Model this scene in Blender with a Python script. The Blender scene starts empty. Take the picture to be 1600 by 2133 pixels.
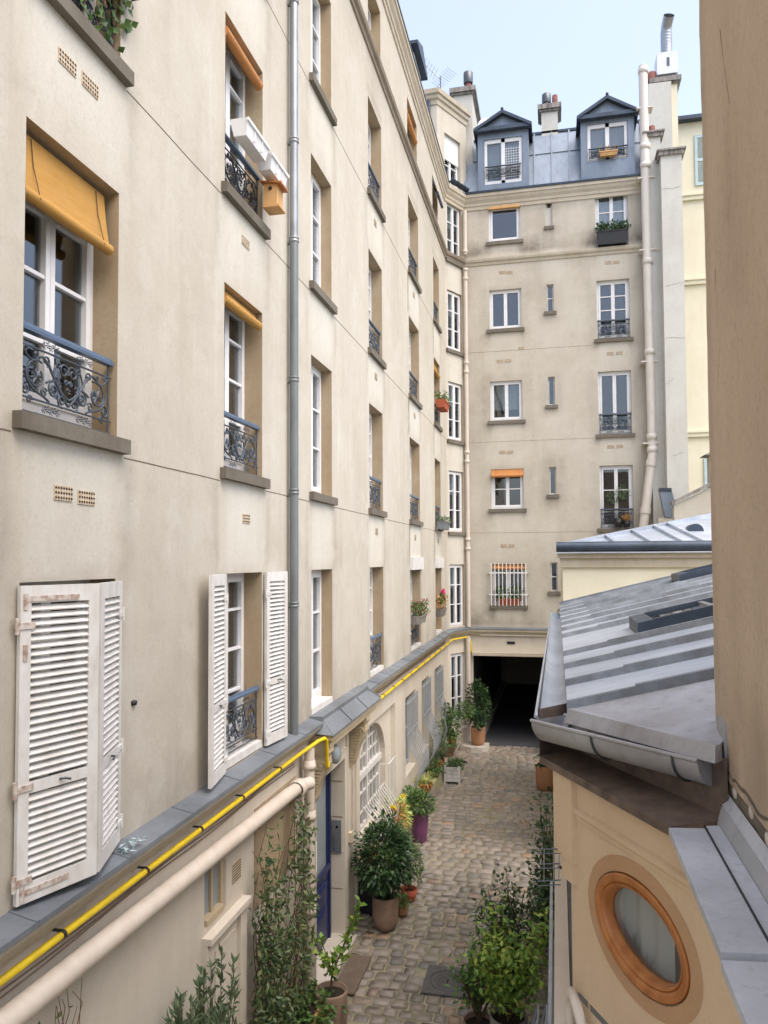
import bpy, math, random
from mathutils import Vector, Matrix, noise
random.seed(7)
R = math.radians
H = 5.85                                   # camera height above the cobbles
sc = bpy.context.scene
COL = sc.collection

# ------------------------------------------------------------------ camera
YAW, PITCH, ROLL = R(12.60), R(2.39), R(-.286)
FPX, PCX, PCY = 1600.0, 800.0, 1100.0
_f = Vector((-math.sin(YAW)*math.cos(PITCH), math.cos(YAW)*math.cos(PITCH), math.sin(PITCH)))
_r = Vector((math.cos(YAW), math.sin(YAW), 0)); _u = _r.cross(_f)
_r, _u = _r*math.cos(ROLL)+_u*math.sin(ROLL), -_r*math.sin(ROLL)+_u*math.cos(ROLL)
CAM = Vector((0, 0, H))
cd = bpy.data.cameras.new('camera'); cam = bpy.data.objects.new('camera', cd); COL.objects.link(cam)
cd.sensor_fit = 'VERTICAL'; cd.sensor_height = 36; cd.sensor_width = 27
cd.lens = 36*FPX/2133; cd.shift_y = (PCY-1066.5)/2133; cd.clip_start = .05; cd.clip_end = 2000
cam.matrix_world = Matrix(((_r.x, _u.x, -_f.x, CAM.x), (_r.y, _u.y, -_f.y, CAM.y), (_r.z, _u.z, -_f.z, CAM.z), (0, 0, 0, 1)))
sc.camera = cam

# ------------------------------------------------------------------ sky, sun, exposure
SUN_AZ, SUN_EL = R(120), R(58)             # azimuth clockwise from +Y: sun high on the right, veiled
VEIL = (1.42, 1.42, 1.60, 1)
w = bpy.data.worlds.new('World'); sc.world = w; w.use_nodes = True
nt = w.node_tree; bg = nt.nodes['Background']
sky = nt.nodes.new('ShaderNodeTexSky'); sky.sky_type = 'NISHITA'; sky.sun_disc = False
sky.sun_elevation = SUN_EL; sky.sun_rotation = SUN_AZ; sky.dust_density = 4.5; sky.air_density = 1.0; sky.ozone_density = 1.0
veil = nt.nodes.new('ShaderNodeMixRGB'); veil.inputs[0].default_value = .5; veil.inputs[2].default_value = VEIL   # thin even overcast
nt.links.new(sky.outputs[0], veil.inputs[1]); nt.links.new(veil.outputs[0], bg.inputs[0]); bg.inputs[1].default_value = .15
sl = bpy.data.lights.new('sun', 'SUN'); sl.energy = .5; sl.angle = R(70); sl.color = (1, .97, .93)
so = bpy.data.objects.new('sun', sl); COL.objects.link(so)
sd = Vector((math.sin(SUN_AZ)*math.cos(SUN_EL), math.cos(SUN_AZ)*math.cos(SUN_EL), math.sin(SUN_EL)))
so.rotation_euler = sd.to_track_quat('Z', 'Y').to_euler(); so.location = (30, -10, 40)
vs = sc.view_settings; vs.view_transform = 'Standard'; vs.look = 'None'; vs.exposure = 1.95; vs.gamma = 1; vs.use_curve_mapping = False

# ------------------------------------------------------------------ materials
def srgb(r, g, b):
    f = lambda c: (c/255/12.92) if c/255 <= .04045 else ((c/255+.055)/1.055)**2.4
    return (f(r), f(g), f(b), 1)
def mix(a, b, t): return tuple(a[i]*(1-t)+b[i]*t for i in range(3))+(1,)
def newmat(name):
    m = bpy.data.materials.new(name); m.use_nodes = True
    nt = m.node_tree; return m, nt, nt.nodes['Principled BSDF']
def N(nt, t, **k):
    n = nt.nodes.new('ShaderNode'+t)
    for a, b in k.items(): setattr(n, a, b)
    return n
def coords(nt, scale=(1, 1, 1), obj=False):
    if obj: g = N(nt, 'TexCoord').outputs['Object']
    else: g = N(nt, 'NewGeometry').outputs['Position']
    mp = N(nt, 'Mapping'); mp.inputs['Scale'].default_value = scale
    nt.links.new(g, mp.inputs[0]); return mp.outputs[0]
def noise_tex(nt, scale, detail=4, rough=.6, sc3=(1, 1, 1), obj=False):
    n = N(nt, 'TexNoise'); n.inputs['Scale'].default_value = scale; n.inputs['Detail'].default_value = detail; n.inputs['Roughness'].default_value = rough
    nt.links.new(coords(nt, sc3, obj), n.inputs['Vector']); return n.outputs['Fac']
def ramp(nt, fac, stops):
    r = N(nt, 'ValToRGB'); e = r.color_ramp.elements
    while len(e) < len(stops): e.new(.5)
    for i, (p, c) in enumerate(stops): e[i].position = p; e[i].color = c if len(c) == 4 else tuple(c)+(1,)
    nt.links.new(fac, r.inputs[0]); return r.outputs[0]
def mixc(nt, fac, a, b, blend='MIX'):
    m = N(nt, 'MixRGB', blend_type=blend)
    for i, x in enumerate((fac, a, b)):
        if isinstance(x, (int, float)): m.inputs[i].default_value = x
        elif isinstance(x, tuple): m.inputs[i].default_value = x
        else: nt.links.new(x, m.inputs[i])
    return m.outputs[0]
def bump(nt, bs, h, strength=.3, dist=.01):
    b = N(nt, 'Bump'); b.inputs['Strength'].default_value = strength; b.inputs['Distance'].default_value = dist
    nt.links.new(h, b.inputs['Height']); nt.links.new(b.outputs[0], bs.inputs['Normal'])
def math_(nt, op, a, b=0.0, clamp=False):
    m = N(nt, 'Math', operation=op); m.use_clamp = clamp
    for i, x in enumerate((a, b)):
        if isinstance(x, (int, float)): m.inputs[i].default_value = x
        else: nt.links.new(x, m.inputs[i])
    return m.outputs[0]
GRAY = lambda v: (v, v, v, 1)

def plaster(name, base, warm, light, dark, grain=1.0, attr=True, sat=.30):
    m, nt, b = newmat(name)
    ds = lambda c: (lambda k: (k[0]*.985, k[1]*1.01, k[2]*.97, 1))(mix(c, GRAY(.3*c[0]+.6*c[1]+.1*c[2]), sat))
    base, warm, light, dark = ds(base), ds(warm), ds(light), ds(dark)
    n1 = noise_tex(nt, .9, 5, .6); n2 = noise_tex(nt, 1.0, 5, .65, (3.2, 3.2, .35)); n3 = noise_tex(nt, 160, 2, .7); n4 = noise_tex(nt, 5, 4, .6); n5 = noise_tex(nt, 38, 6, .75); n6 = noise_tex(nt, 2.3, 6, .7)
    c = mixc(nt, ramp(nt, n1, [(.36, GRAY(0)), (.66, GRAY(1))]), base, warm)
    c = mixc(nt, math_(nt, 'MULTIPLY', ramp(nt, n2, [(.52, GRAY(0)), (.85, GRAY(1))]), .30), c, dark)
    c = mixc(nt, math_(nt, 'MULTIPLY', ramp(nt, n2, [(.22, GRAY(1)), (.45, GRAY(0))]), .45), c, light)
    c = mixc(nt, math_(nt, 'MULTIPLY', ramp(nt, n4, [(.55, GRAY(0)), (.8, GRAY(1))]), .25), c, dark)
    if attr:
        a = N(nt, 'Attribute'); a.attribute_name = 'dirt'
        f = a.outputs['Fac']
        br = math_(nt, 'ADD', math_(nt, 'MULTIPLY', n2, .9), .45)
        br2 = math_(nt, 'MULTIPLY', br, math_(nt, 'ADD', math_(nt, 'MULTIPLY', n4, 1.0), .5))
        c = mixc(nt, math_(nt, 'MULTIPLY', math_(nt, 'MULTIPLY', f, br2), 1.5, True), c, mix(dark, (.10, .085, .07, 1), .55))
        c = mixc(nt, math_(nt, 'MULTIPLY', math_(nt, 'MULTIPLY', f, -1), .75, True), c, light)
    c = mixc(nt, math_(nt, 'MULTIPLY', ramp(nt, n6, [(.54, GRAY(0)), (.60, GRAY(1))]), .16), c, light)
    c = mixc(nt, math_(nt, 'MULTIPLY', ramp(nt, n6, [(.36, GRAY(1)), (.42, GRAY(0))]), .14), c, dark)
    c = mixc(nt, math_(nt, 'MULTIPLY', ramp(nt, n5, [(.50, GRAY(0)), (.78, GRAY(1))]), .40*grain), c, mix(dark, (.15, .13, .11, 1), .35))
    c = mixc(nt, math_(nt, 'MULTIPLY', n3, .30*grain), c, mix(dark, (.15, .13, .11, 1), .3))
    nt.links.new(c, b.inputs['Base Color']); b.inputs['Roughness'].default_value = .93; b.inputs['Specular IOR Level'].default_value = .15
    h = math_(nt, 'ADD', math_(nt, 'ADD', math_(nt, 'MULTIPLY', n3, .25), math_(nt, 'MULTIPLY', n4, .8)), math_(nt, 'MULTIPLY', n5, .5))
    bump(nt, b, h, .35, .012); return m
def simple(name, col, rough=.6, metal=0, var=.25, scale=6, stretch=(1, 1, 1), bumpk=.15, dirtcol=None, obj=False):
    m, nt, b = newmat(name)
    n = noise_tex(nt, scale, 5, .62, stretch, obj)
    d = dirtcol or mix(col, (.02, .02, .02, 1), .6)
    c = mixc(nt, math_(nt, 'MULTIPLY', ramp(nt, n, [(.42, GRAY(0)), (.75, GRAY(1))]), var*2), col, d)
    nt.links.new(c, b.inputs['Base Color']); b.inputs['Roughness'].default_value = rough; b.inputs['Metallic'].default_value = metal
    if bumpk: bump(nt, b, n, bumpk, .01)
    return m
def glass(name, tint=(.75, .8, .82, 1), ior=1.5):
    m, nt, b = newmat(name); nt.nodes.remove(b)
    t = N(nt, 'BsdfTransparent'); t.inputs[0].default_value = tint
    g = N(nt, 'BsdfGlossy'); g.inputs['Roughness'].default_value = .015; g.inputs[0].default_value = (.95, .97, 1, 1)
    lw = N(nt, 'LayerWeight'); lw.inputs[0].default_value = .5
    fr_ = math_(nt, 'ADD', math_(nt, 'MULTIPLY', math_(nt, 'POWER', lw.outputs['Facing'], 4.0), .9), ((ior-1)/(ior+1))**2*2)
    bmp = N(nt, 'Bump'); bmp.inputs['Strength'].default_value = .04; bmp.inputs['Distance'].default_value = .01
    nt.links.new(noise_tex(nt, 2.2, 1), bmp.inputs['Height']); nt.links.new(bmp.outputs[0], g.inputs['Normal'])
    mx = N(nt, 'MixShader'); nt.links.new(fr_, mx.inputs[0]); nt.links.new(t.outputs[0], mx.inputs[1]); nt.links.new(g.outputs[0], mx.inputs[2])
    nt.links.new(mx.outputs[0], nt.nodes['Material Output'].inputs[0]); return m
def leafmat(name, c0, c1, c2=None, rough=.45):
    m, nt, b = newmat(name)
    g = N(nt, 'NewGeometry'); r = g.outputs['Random Per Island']
    st = [(0, c0), (.6, c1)]+([(1, c2)] if c2 else [])
    c = ramp(nt, r, st)
    nt.links.new(c, b.inputs['Base Color']); b.inputs['Roughness'].default_value = rough
    b.inputs['Subsurface Weight'].default_value = 0
    tr = N(nt, 'BsdfTranslucent'); nt.links.new(c, tr.inputs[0])
    mx = N(nt, 'MixShader'); mx.inputs[0].default_value = .25
    nt.links.new(b.outputs[0], mx.inputs[1]); nt.links.new(tr.outputs[0], mx.inputs[2]); nt.links.new(mx.outputs[0], nt.nodes['Material Output'].inputs[0])
    return m
def stripes(name, c0, c1, freq, axis='Z', rough=.8, cross=None):
    m, nt, b = newmat(name)
    wv = N(nt, 'TexWave', wave_type='BANDS', bands_direction=axis); wv.inputs['Scale'].default_value = freq; wv.inputs['Distortion'].default_value = .6; wv.inputs['Detail'].default_value = 1
    nt.links.new(coords(nt), wv.inputs['Vector'])
    n = noise_tex(nt, 3, 4); n2 = noise_tex(nt, 40, 2, .6, (1, .12, 1))
    c = mixc(nt, math_(nt, 'MULTIPLY', wv.outputs['Fac'], .55), c0, c1)
    c = mixc(nt, math_(nt, 'MULTIPLY', n, .5), c, c1); c = mixc(nt, math_(nt, 'MULTIPLY', n2, .3), c, mix(c0, (1, .9, .6, 1), .4))
    nt.links.new(c, b.inputs['Base Color']); b.inputs['Roughness'].default_value = rough
    bump(nt, b, wv.outputs['Fac'], .35, .006); return m
def zincmat(name, col, dark, rough=.42, metal=.35, sc=2.0, st=(1, 1, 1)):
    m, nt, b = newmat(name)
    n = noise_tex(nt, sc, 6, .65, st); n2 = noise_tex(nt, sc*9, 4, .7, st); n3 = noise_tex(nt, sc*45, 2)
    c = mixc(nt, ramp(nt, n, [(.35, GRAY(0)), (.7, GRAY(1))]), col, dark)
    c = mixc(nt, math_(nt, 'MULTIPLY', ramp(nt, n2, [(.55, GRAY(0)), (.75, GRAY(1))]), .5), c, mix(dark, (.05, .05, .05, 1), .4))
    c = mixc(nt, math_(nt, 'MULTIPLY', ramp(nt, n3, [(.68, GRAY(0)), (.76, GRAY(1))]), .35), c, (.05, .05, .045, 1))
    nt.links.new(c, b.inputs['Base Color']); b.inputs['Metallic'].default_value = metal
    rr = math_(nt, 'ADD', math_(nt, 'MULTIPLY', n2, .35), rough-.15); nt.links.new(rr, b.inputs['Roughness'])
    bump(nt, b, n2, .12, .01); return m

M = {}
M['wall'] = plaster('plaster_beige', srgb(203, 191, 175), srgb(198, 183, 164), srgb(221, 215, 205), srgb(166, 149, 128), sat=.38)
M['wall_back'] = plaster('plaster_back', srgb(203, 190, 173), srgb(194, 178, 158), srgb(216, 208, 195), srgb(160, 143, 122), sat=.38)
M['reveal'] = plaster('stone_reveal', srgb(180, 160, 134), srgb(168, 144, 114), srgb(196, 182, 160), srgb(132, 110, 84), attr=False, sat=.1)
M['wall_low'] = plaster('painted_low', srgb(214, 200, 183), srgb(212, 196, 182), srgb(224, 215, 203), srgb(190, 172, 153), .4)
M['cornice'] = plaster('cornice_stone', srgb(196, 181, 160), srgb(186, 168, 143), srgb(210, 200, 182), srgb(132, 112, 92), .6, False)
M['stringc'] = plaster('string_stone', srgb(150, 132, 114), srgb(132, 114, 97), srgb(170, 155, 138), srgb(95, 82, 70), .6, False)
M['sill'] = plaster('sill_stone', srgb(128, 118, 105), srgb(112, 100, 86), srgb(150, 140, 126), srgb(75, 68, 60), 1.3, False)
M['brown'] = plaster('plaster_brown', srgb(212, 187, 164), srgb(204, 178, 155), srgb(219, 197, 176), srgb(172, 146, 124), 1.8, True, .15)
M['ochre'] = plaster('plaster_ochre', srgb(214, 187, 158), srgb(211, 182, 152), srgb(221, 198, 172), srgb(190, 160, 130), .7, True, .05)
M['oval_band'] = plaster('oval_band', srgb(192, 156, 124), srgb(184, 146, 114), srgb(202, 170, 140), srgb(160, 120, 88), 1.0, False, .0)
M['yellow_wall'] = plaster('plaster_yellow', srgb(226, 216, 190), srgb(222, 210, 182), srgb(232, 225, 206), srgb(204, 191, 162), .4, False)
M['white_flue'] = plaster('plaster_white', srgb(206, 202, 196), srgb(198, 192, 184), srgb(216, 214, 210), srgb(160, 152, 142), .7, False)
M['white'] = simple('paint_white', srgb(224, 224, 224), .4, 0, .10, 5, bumpk=.03)
M['white_old'] = simple('paint_white_worn', srgb(214, 212, 208), .55, 0, .22, 9, (1, 1, .5), .1, srgb(160, 150, 135))
M['rust'] = simple('rusty_iron', srgb(200, 192, 182), .7, .1, .5, 22, dirtcol=srgb(120, 60, 25))
M['pipe_grey'] = simple('pipe_grey', srgb(118, 124, 126), .42, .25, .3, 5, (1, 1, .35), .05)
M['pipe_galv'] = simple('pipe_galvanised', srgb(150, 154, 157), .35, .55, .3, 6, (1, 1, .4), .05)
M['pipe_cream'] = simple('pipe_cream', srgb(204, 193, 179), .55, 0, .16, 5, (1, 1, .5), .05, srgb(150, 132, 112))
M['pipe_white'] = simple('pipe_white', srgb(214, 206, 196), .45, 0, .12, 5, (1, 1, .5), .03, srgb(160, 150, 138))
M['gas'] = simple('gas_yellow', srgb(228, 198, 30), .45, 0, .22, 7, bumpk=.04, dirtcol=srgb(176, 146, 40))
M['clip'] = simple('clip_dark', srgb(60, 58, 55), .6, .4)
M['iron'] = simple('iron_grey', srgb(78, 86, 95), .45, .45, .3, 12)
M['iron_dark'] = simple('iron_dark', srgb(46, 48, 54), .45, .4, .3, 12)
M['rail_blue'] = simple('rail_blue', srgb(86, 106, 130), .4, .2, .2, 8, bumpk=.03)
M['bars'] = simple('bars_grey', srgb(172, 178, 186), .45, .2, .2, 8)
M['zinc_ledge'] = zincmat('zinc_ledge', srgb(122, 128, 134), srgb(96, 101, 106), .5, .15, 1.3)
M['zinc_roof'] = zincmat('zinc_roof', srgb(190, 198, 208), srgb(150, 158, 168), .40, .40, 1.1, (.5, 1, 1))
M['zinc_rib'] = zincmat('zinc_rib', srgb(134, 140, 146), srgb(96, 99, 102), .5, .3, 3)
M['zinc_old'] = zincmat('zinc_old', srgb(182, 183, 187), srgb(140, 136, 135), .5, .3, 1.6)
M['zinc_white'] = zincmat('zinc_white', srgb(196, 200, 208), srgb(170, 174, 182), .5, .2, 3)
M['zinc_flash'] = zincmat('zinc_flash', srgb(168, 170, 174), srgb(148, 150, 154), .55, .15, 2)
M['zinc_blue'] = zincmat('zinc_blue', srgb(128, 139, 151), srgb(100, 110, 121), .4, .35, .8, (1, 1, .4))
M['zinc_dark'] = zincmat('zinc_dark', srgb(66, 78, 92), srgb(48, 56, 66), .42, .3, 2)
M['brown_ledge'] = simple('ledge_brown', srgb(112, 96, 85), .6, .1, .5, 6, (1, 1, 1), .2, srgb(52, 43, 37))
M['bamboo'] = stripes('bamboo_yellow', srgb(198, 146, 46), srgb(128, 82, 18), 30)
M['bamboo_or'] = stripes('bamboo_orange', srgb(196, 126, 52), srgb(140, 80, 28), 34)
M['wood'] = simple('wood_pale', srgb(205, 160, 104), .65, 0, .3, 7, (1, 1, .15), .1, srgb(150, 104, 60))
M['wood_or'] = simple('wood_varnished', srgb(172, 112, 60), .5, 0, .42, 14, (1, 1, .25), .15, srgb(140, 76, 26))
M['terracotta'] = simple('terracotta', srgb(170, 84, 54), .8, 0, .25, 9, dirtcol=srgb(120, 70, 50))
M['pot_flue'] = simple('flue_pot', srgb(124, 76, 66), .85, 0, .3, 9, dirtcol=srgb(84, 56, 50))
M['pot_tan'] = simple('pot_tan', srgb(150, 124, 104), .8, 0, .3, 6, dirtcol=srgb(108, 88, 74))
M['pot_clay'] = simple('pot_clay', srgb(172, 126, 90), .75, 0, .3, 5, (1, 1, .4), dirtcol=srgb(130, 92, 66))
M['purple'] = simple('plastic_purple', srgb(112, 62, 98), .42, 0, .15, 5, bumpk=.02)
M['soil'] = simple('soil', srgb(48, 38, 28), .95, 0, .4, 30, bumpk=.5)
M['black'] = simple('plastic_black', srgb(30, 30, 32), .5, 0, .2, 6)
M['blue_door'] = simple('paint_blue', srgb(34, 47, 90), .35, 0, .15, 4, (1, 1, .3), .03)
M['stone_w'] = simple('stone_white', srgb(200, 192, 180), .8, 0, .25, 4, dirtcol=srgb(150, 140, 125))
M['stone_g'] = simple('stone_weathered', srgb(150, 145, 138), .9, 0, .5, 5, (2, 2, .3), .3, srgb(62, 60, 58))
M['concrete'] = simple('concrete', srgb(178, 168, 154), .9, 0, .35, 3, dirtcol=srgb(120, 110, 95))
M['cream_stone'] = plaster('cream_stone', srgb(204, 182, 146), srgb(190, 164, 124), srgb(214, 198, 170), srgb(140, 114, 82), .6, False)
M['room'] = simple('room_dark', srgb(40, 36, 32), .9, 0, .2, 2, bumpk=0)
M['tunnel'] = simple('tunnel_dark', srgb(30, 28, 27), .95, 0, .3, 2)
M['asphalt'] = simple('asphalt', srgb(74, 74, 78), .9, 0, .3, 8)
M['curtain'] = simple('curtain_white', srgb(206, 206, 204), .9, 0, .05, 3, (6, 6, .2), .1)
M['curtain_g'] = simple('curtain_grey', srgb(158, 158, 154), .9, 0, .12, 3, (6, 6, .2), .1)
M['blind_white'] = stripes('blind_white', srgb(222, 222, 222), srgb(190, 190, 192), 9)
M['glass'] = glass('window_glass'); M['glass_sky'] = glass('skylight_glass', (.55, .6, .62, 1), 1.7)
M['frost'] = simple('frosted_grey', srgb(150, 160, 165), .25, 0, .1, 3, bumpk=.0)
M['steel'] = simple('steel', srgb(165, 168, 170), .3, .8, .2, 10)
M['steel_dark'] = simple('steel_dark', srgb(92, 96, 100), .35, .6, .2, 10)
M['box_white'] = simple('sheet_white', srgb(214, 218, 224), .4, 0, .1, 4)
M['shutter_blue'] = simple('shutter_blue', srgb(176, 196, 200), .6, 0, .15, 6)
M['oval_blind'] = simple('oval_blind', srgb(186, 182, 176), .9, 0, .06, 1.5, bumpk=0)
M['joint'] = simple('joint_dark', srgb(110, 95, 80), .9, 0, .3, 5)
M['wire'] = simple('cable', srgb(128, 108, 92), .7, 0, .2, 9)
M['vent'] = simple('vent_cream', srgb(205, 190, 165), .7, 0, .3, 20, dirtcol=srgb(150, 110, 70))
M['vent_hole'] = simple('vent_hole', srgb(52, 38, 28), .9)
M['paper'] = simple('paper', srgb(226, 228, 226), .8, 0, .05, 3, bumpk=0)
M['leaf_dark'] = leafmat('leaf_dark', (0.019, 0.046, 0.016, 1), (0.046, 0.105, 0.034, 1), (0.085, 0.155, 0.054, 1), .35)
M['leaf_mid'] = leafmat('leaf_mid', (0.046, 0.101, 0.028, 1), (0.101, 0.194, 0.046, 1), (0.186, 0.279, 0.078, 1))
M['leaf_light'] = leafmat('leaf_light', (0.109, 0.217, 0.031, 1), (0.217, 0.357, 0.062, 1), (0.465, 0.527, 0.093, 1))
M['leaf_yellow'] = leafmat('leaf_yellow', (0.248, 0.310, 0.062, 1), (0.496, 0.558, 0.139, 1), (0.600, 0.600, 0.248, 1))
M['leaf_sage'] = leafmat('leaf_sage', (0.078, 0.124, 0.062, 1), (0.139, 0.202, 0.109, 1), (0.232, 0.295, 0.171, 1), .6)
M['leaf_vine'] = leafmat('leaf_vine', (0.039, 0.078, 0.028, 1), (0.093, 0.147, 0.054, 1), (0.202, 0.232, 0.093, 1))
M['leaf_dry'] = leafmat('leaf_dry', (0.341, 0.155, 0.046, 1), (0.527, 0.279, 0.093, 1), (0.600, 0.434, 0.155, 1), .8)
M['petal_y'] = leafmat('petal_yellow', (.8, .6, .02, 1), (.9, .75, .05, 1))
M['petal_p'] = leafmat('petal_pink', (.7, .05, .2, 1), (.8, .1, .3, 1))
M['petal_r'] = leafmat('petal_red', (.25, .05, .05, 1), (.32, .10, .08, 1))
M['bark'] = simple('bark', srgb(92, 72, 54), .9, 0, .3, 14)
M['twig'] = simple('twig', srgb(98, 68, 52), .9, 0, .3, 20)

# cobbles: colour varies from stone to stone
def cobblemat():
    m, nt, b = newmat('cobble_stone')
    o = N(nt, 'ObjectInfo'); g = N(nt, 'NewGeometry')
    r = math_(nt, 'FRACT', math_(nt, 'ADD', math_(nt, 'MULTIPLY', o.outputs['Random'], 7.13), g.outputs['Random Per Island']))
    c = ramp(nt, r, [(0, srgb(134, 129, 121)), (.2, srgb(160, 148, 136)), (.45, srgb(148, 139, 128)), (.68, srgb(168, 156, 145)), (.88, srgb(124, 122, 118)), (.985, srgb(172, 145, 122))])
    n = noise_tex(nt, 14, 5, .7); n1 = noise_tex(nt, .8, 3, .6)
    c = mixc(nt, math_(nt, 'MULTIPLY', n, .4), c, srgb(112, 102, 90)); c = mixc(nt, math_(nt, 'MULTIPLY', ramp(nt, n1, [(.45, GRAY(0)), (.7, GRAY(1))]), .35), c, srgb(104, 100, 74))
    nt.links.new(c, b.inputs['Base Color']); b.inputs['Roughness'].default_value = .62
    bump(nt, b, n, .8, .02); return m
M['cobble'] = cobblemat()
M['manhole'] = simple('manhole_iron', srgb(92, 90, 88), .7, .2, .35, 12, bumpk=.3)
M['ground'] = simple('joint_sand', srgb(152, 143, 120), .95, 0, .6, 3, (1, 1, 1), .3, srgb(104, 106, 78))

# ------------------------------------------------------------------ mesh builder
V3 = lambda x, y, z: Vector((x, y, z))
class MB:
    def __init__(s): s.v = []; s.f = []; s.sm = []; s.attr = None
    def add(s, vs, fs, smooth=False):
        k = len(s.v); s.v += [tuple(x) for x in vs]
        for f in fs: s.f.append(tuple(i+k for i in f)); s.sm.append(smooth)
        return s
    def poly(s, pts): return s.add(pts, [tuple(range(len(pts)))])
    def hexa(s, p):     # p: 8 points, bottom 4 ccw then top 4
        return s.add(p, [(3, 2, 1, 0), (4, 5, 6, 7), (0, 1, 5, 4), (1, 2, 6, 5), (2, 3, 7, 6), (3, 0, 4, 7)])
    def box(s, x0, x1, y0, y1, z0, z1):
        return s.hexa([(x0, y0, z0), (x1, y0, z0), (x1, y1, z0), (x0, y1, z0), (x0, y0, z1), (x1, y0, z1), (x1, y1, z1), (x0, y1, z1)])
    def fbox(s, fr, u0, u1, n0, n1, z0, z1):
        q = lambda u, n, z: fr.P(u, n, z)
        return s.hexa([q(u0, n0, z0), q(u0, n1, z0), q(u1, n1, z0), q(u1, n0, z0), q(u0, n0, z1), q(u0, n1, z1), q(u1, n1, z1), q(u1, n0, z1)][::1])
    def bar(s, a, b, wd, th, up=(0, 0, 1)):
        a, b = Vector(a), Vector(b); d = (b-a).normalized(); up = Vector(up)
        x = d.cross(up)
        if x.length < 1e-4: x = d.cross(Vector((1, 0, 0)))
        x.normalize(); y = x.cross(d).normalized(); x *= wd/2; y *= th/2
        return s.hexa([a-x-y, a+x-y, b+x-y, b-x-y, a-x+y, a+x+y, b+x+y, b-x+y])
    def tube(s, pts, r, seg=8, caps=True, smooth=True):
        pts = [Vector(p) for p in pts]; n = len(pts); k = len(s.v)
        rr = r if isinstance(r, (list, tuple)) else [r]*n
        prev = None; vs = []
        for i, p in enumerate(pts):
            d = (pts[min(i+1, n-1)]-pts[max(i-1, 0)])
            d = d.normalized() if d.length > 1e-9 else Vector((0, 0, 1))
            if prev is None:
                x = d.cross(Vector((0, 0, 1)))
                if x.length < 1e-3: x = d.cross(Vector((0, 1, 0)))
            else: x = prev-d*prev.dot(d)
            x.normalize(); prev = x; y = d.cross(x)
            for j in range(seg):
                a = 2*math.pi*j/seg; vs.append(p+(x*math.cos(a)+y*math.sin(a))*rr[i])
        fs = [(i*seg+j, i*seg+(j+1) % seg, (i+1)*seg+(j+1) % seg, (i+1)*seg+j) for i in range(n-1) for j in range(seg)]
        s.add(vs, fs, smooth)
        if caps and seg > 2:
            s.add([vs[j] for j in range(seg)][::-1], [tuple(range(seg))]); s.add([vs[(n-1)*seg+j] for j in range(seg)], [tuple(range(seg))])
        return s
    def lathe(s, c, prof, seg=24, smooth=True, a0=0, a1=2*math.pi):
        full = abs(a1-a0-2*math.pi) < 1e-6; m = seg if full else seg+1
        vs = [(c[0]+r*math.cos(a0+(a1-a0)*j/seg), c[1]+r*math.sin(a0+(a1-a0)*j/seg), c[2]+z) for r, z in prof for j in range(m)]
        fs = []
        for i in range(len(prof)-1):
            for j in range(seg):
                j2 = (j+1) % m; fs.append((i*m+j, i*m+j2, (i+1)*m+j2, (i+1)*m+j))
        return s.add(vs, fs, smooth)
    def prism(s, pts, d):      # polygon pts extruded by vector d
        d = Vector(d); n = len(pts); p = [Vector(q) for q in pts]; t = [q+d for q in p]
        s.add(p+t, [tuple(range(n))[::-1], tuple(range(n, 2*n))]+[(i, (i+1) % n, n+(i+1) % n, n+i) for i in range(n)]); return s
    def sphere(s, c, r, seg=10, rings=6, sc=(1, 1, 1)):
        prof = [(math.sin(math.pi*i/rings), -math.cos(math.pi*i/rings)) for i in range(rings+1)]
        vs = [(c[0]+p*r*sc[0]*math.cos(2*math.pi*j/seg), c[1]+p*r*sc[1]*math.sin(2*math.pi*j/seg), c[2]+z*r*sc[2]) for p, z in prof for j in range(seg)]
        return s.add(vs, [(i*seg+j, i*seg+(j+1) % seg, (i+1)*seg+(j+1) % seg, (i+1)*seg+j) for i in range(rings) for j in range(seg)], True)
    def mesh(s, name, mat, off=(0, 0, 0)):
        me = bpy.data.meshes.new(name); ox, oy, oz = off
        me.from_pydata([(x-ox, y-oy, z-oz) for x, y, z in s.v], [], s.f); me.polygons.foreach_set('use_smooth', s.sm)
        if s.attr:
            a = me.attributes.new('dirt', 'FLOAT', 'POINT'); a.data.foreach_set('value', s.attr)
        me.materials.append(M[mat]); me.update(); return me
    def build(s, name, mat, parent=None, stuff=False, label=None):
        off = worldloc(parent) if parent else (0, 0, 0)
        o = bpy.data.objects.new(name, s.mesh(name, mat, off)); COL.objects.link(o)
        if parent: o.parent = parent
        if stuff: o['kind'] = 'stuff'
        if label: o['label'] = label
        return o
def worldloc(o):
    l = Vector(o.location)
    while o.parent: o = o.parent; l += Vector(o.location)
    return l
def thing(name, label, cat, loc=(0, 0, 0), group=None):
    o = bpy.data.objects.new(name, None); COL.objects.link(o); o.location = loc; o.empty_display_size = .2
    o['label'] = label; o['category'] = cat
    if group: o['group'] = group
    return o
def tag(o, label, cat, group=None):
    o['label'] = label; o['category'] = cat
    if group: o['group'] = group
    return o
def structure(o): o['kind'] = 'structure'; return o

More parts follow.
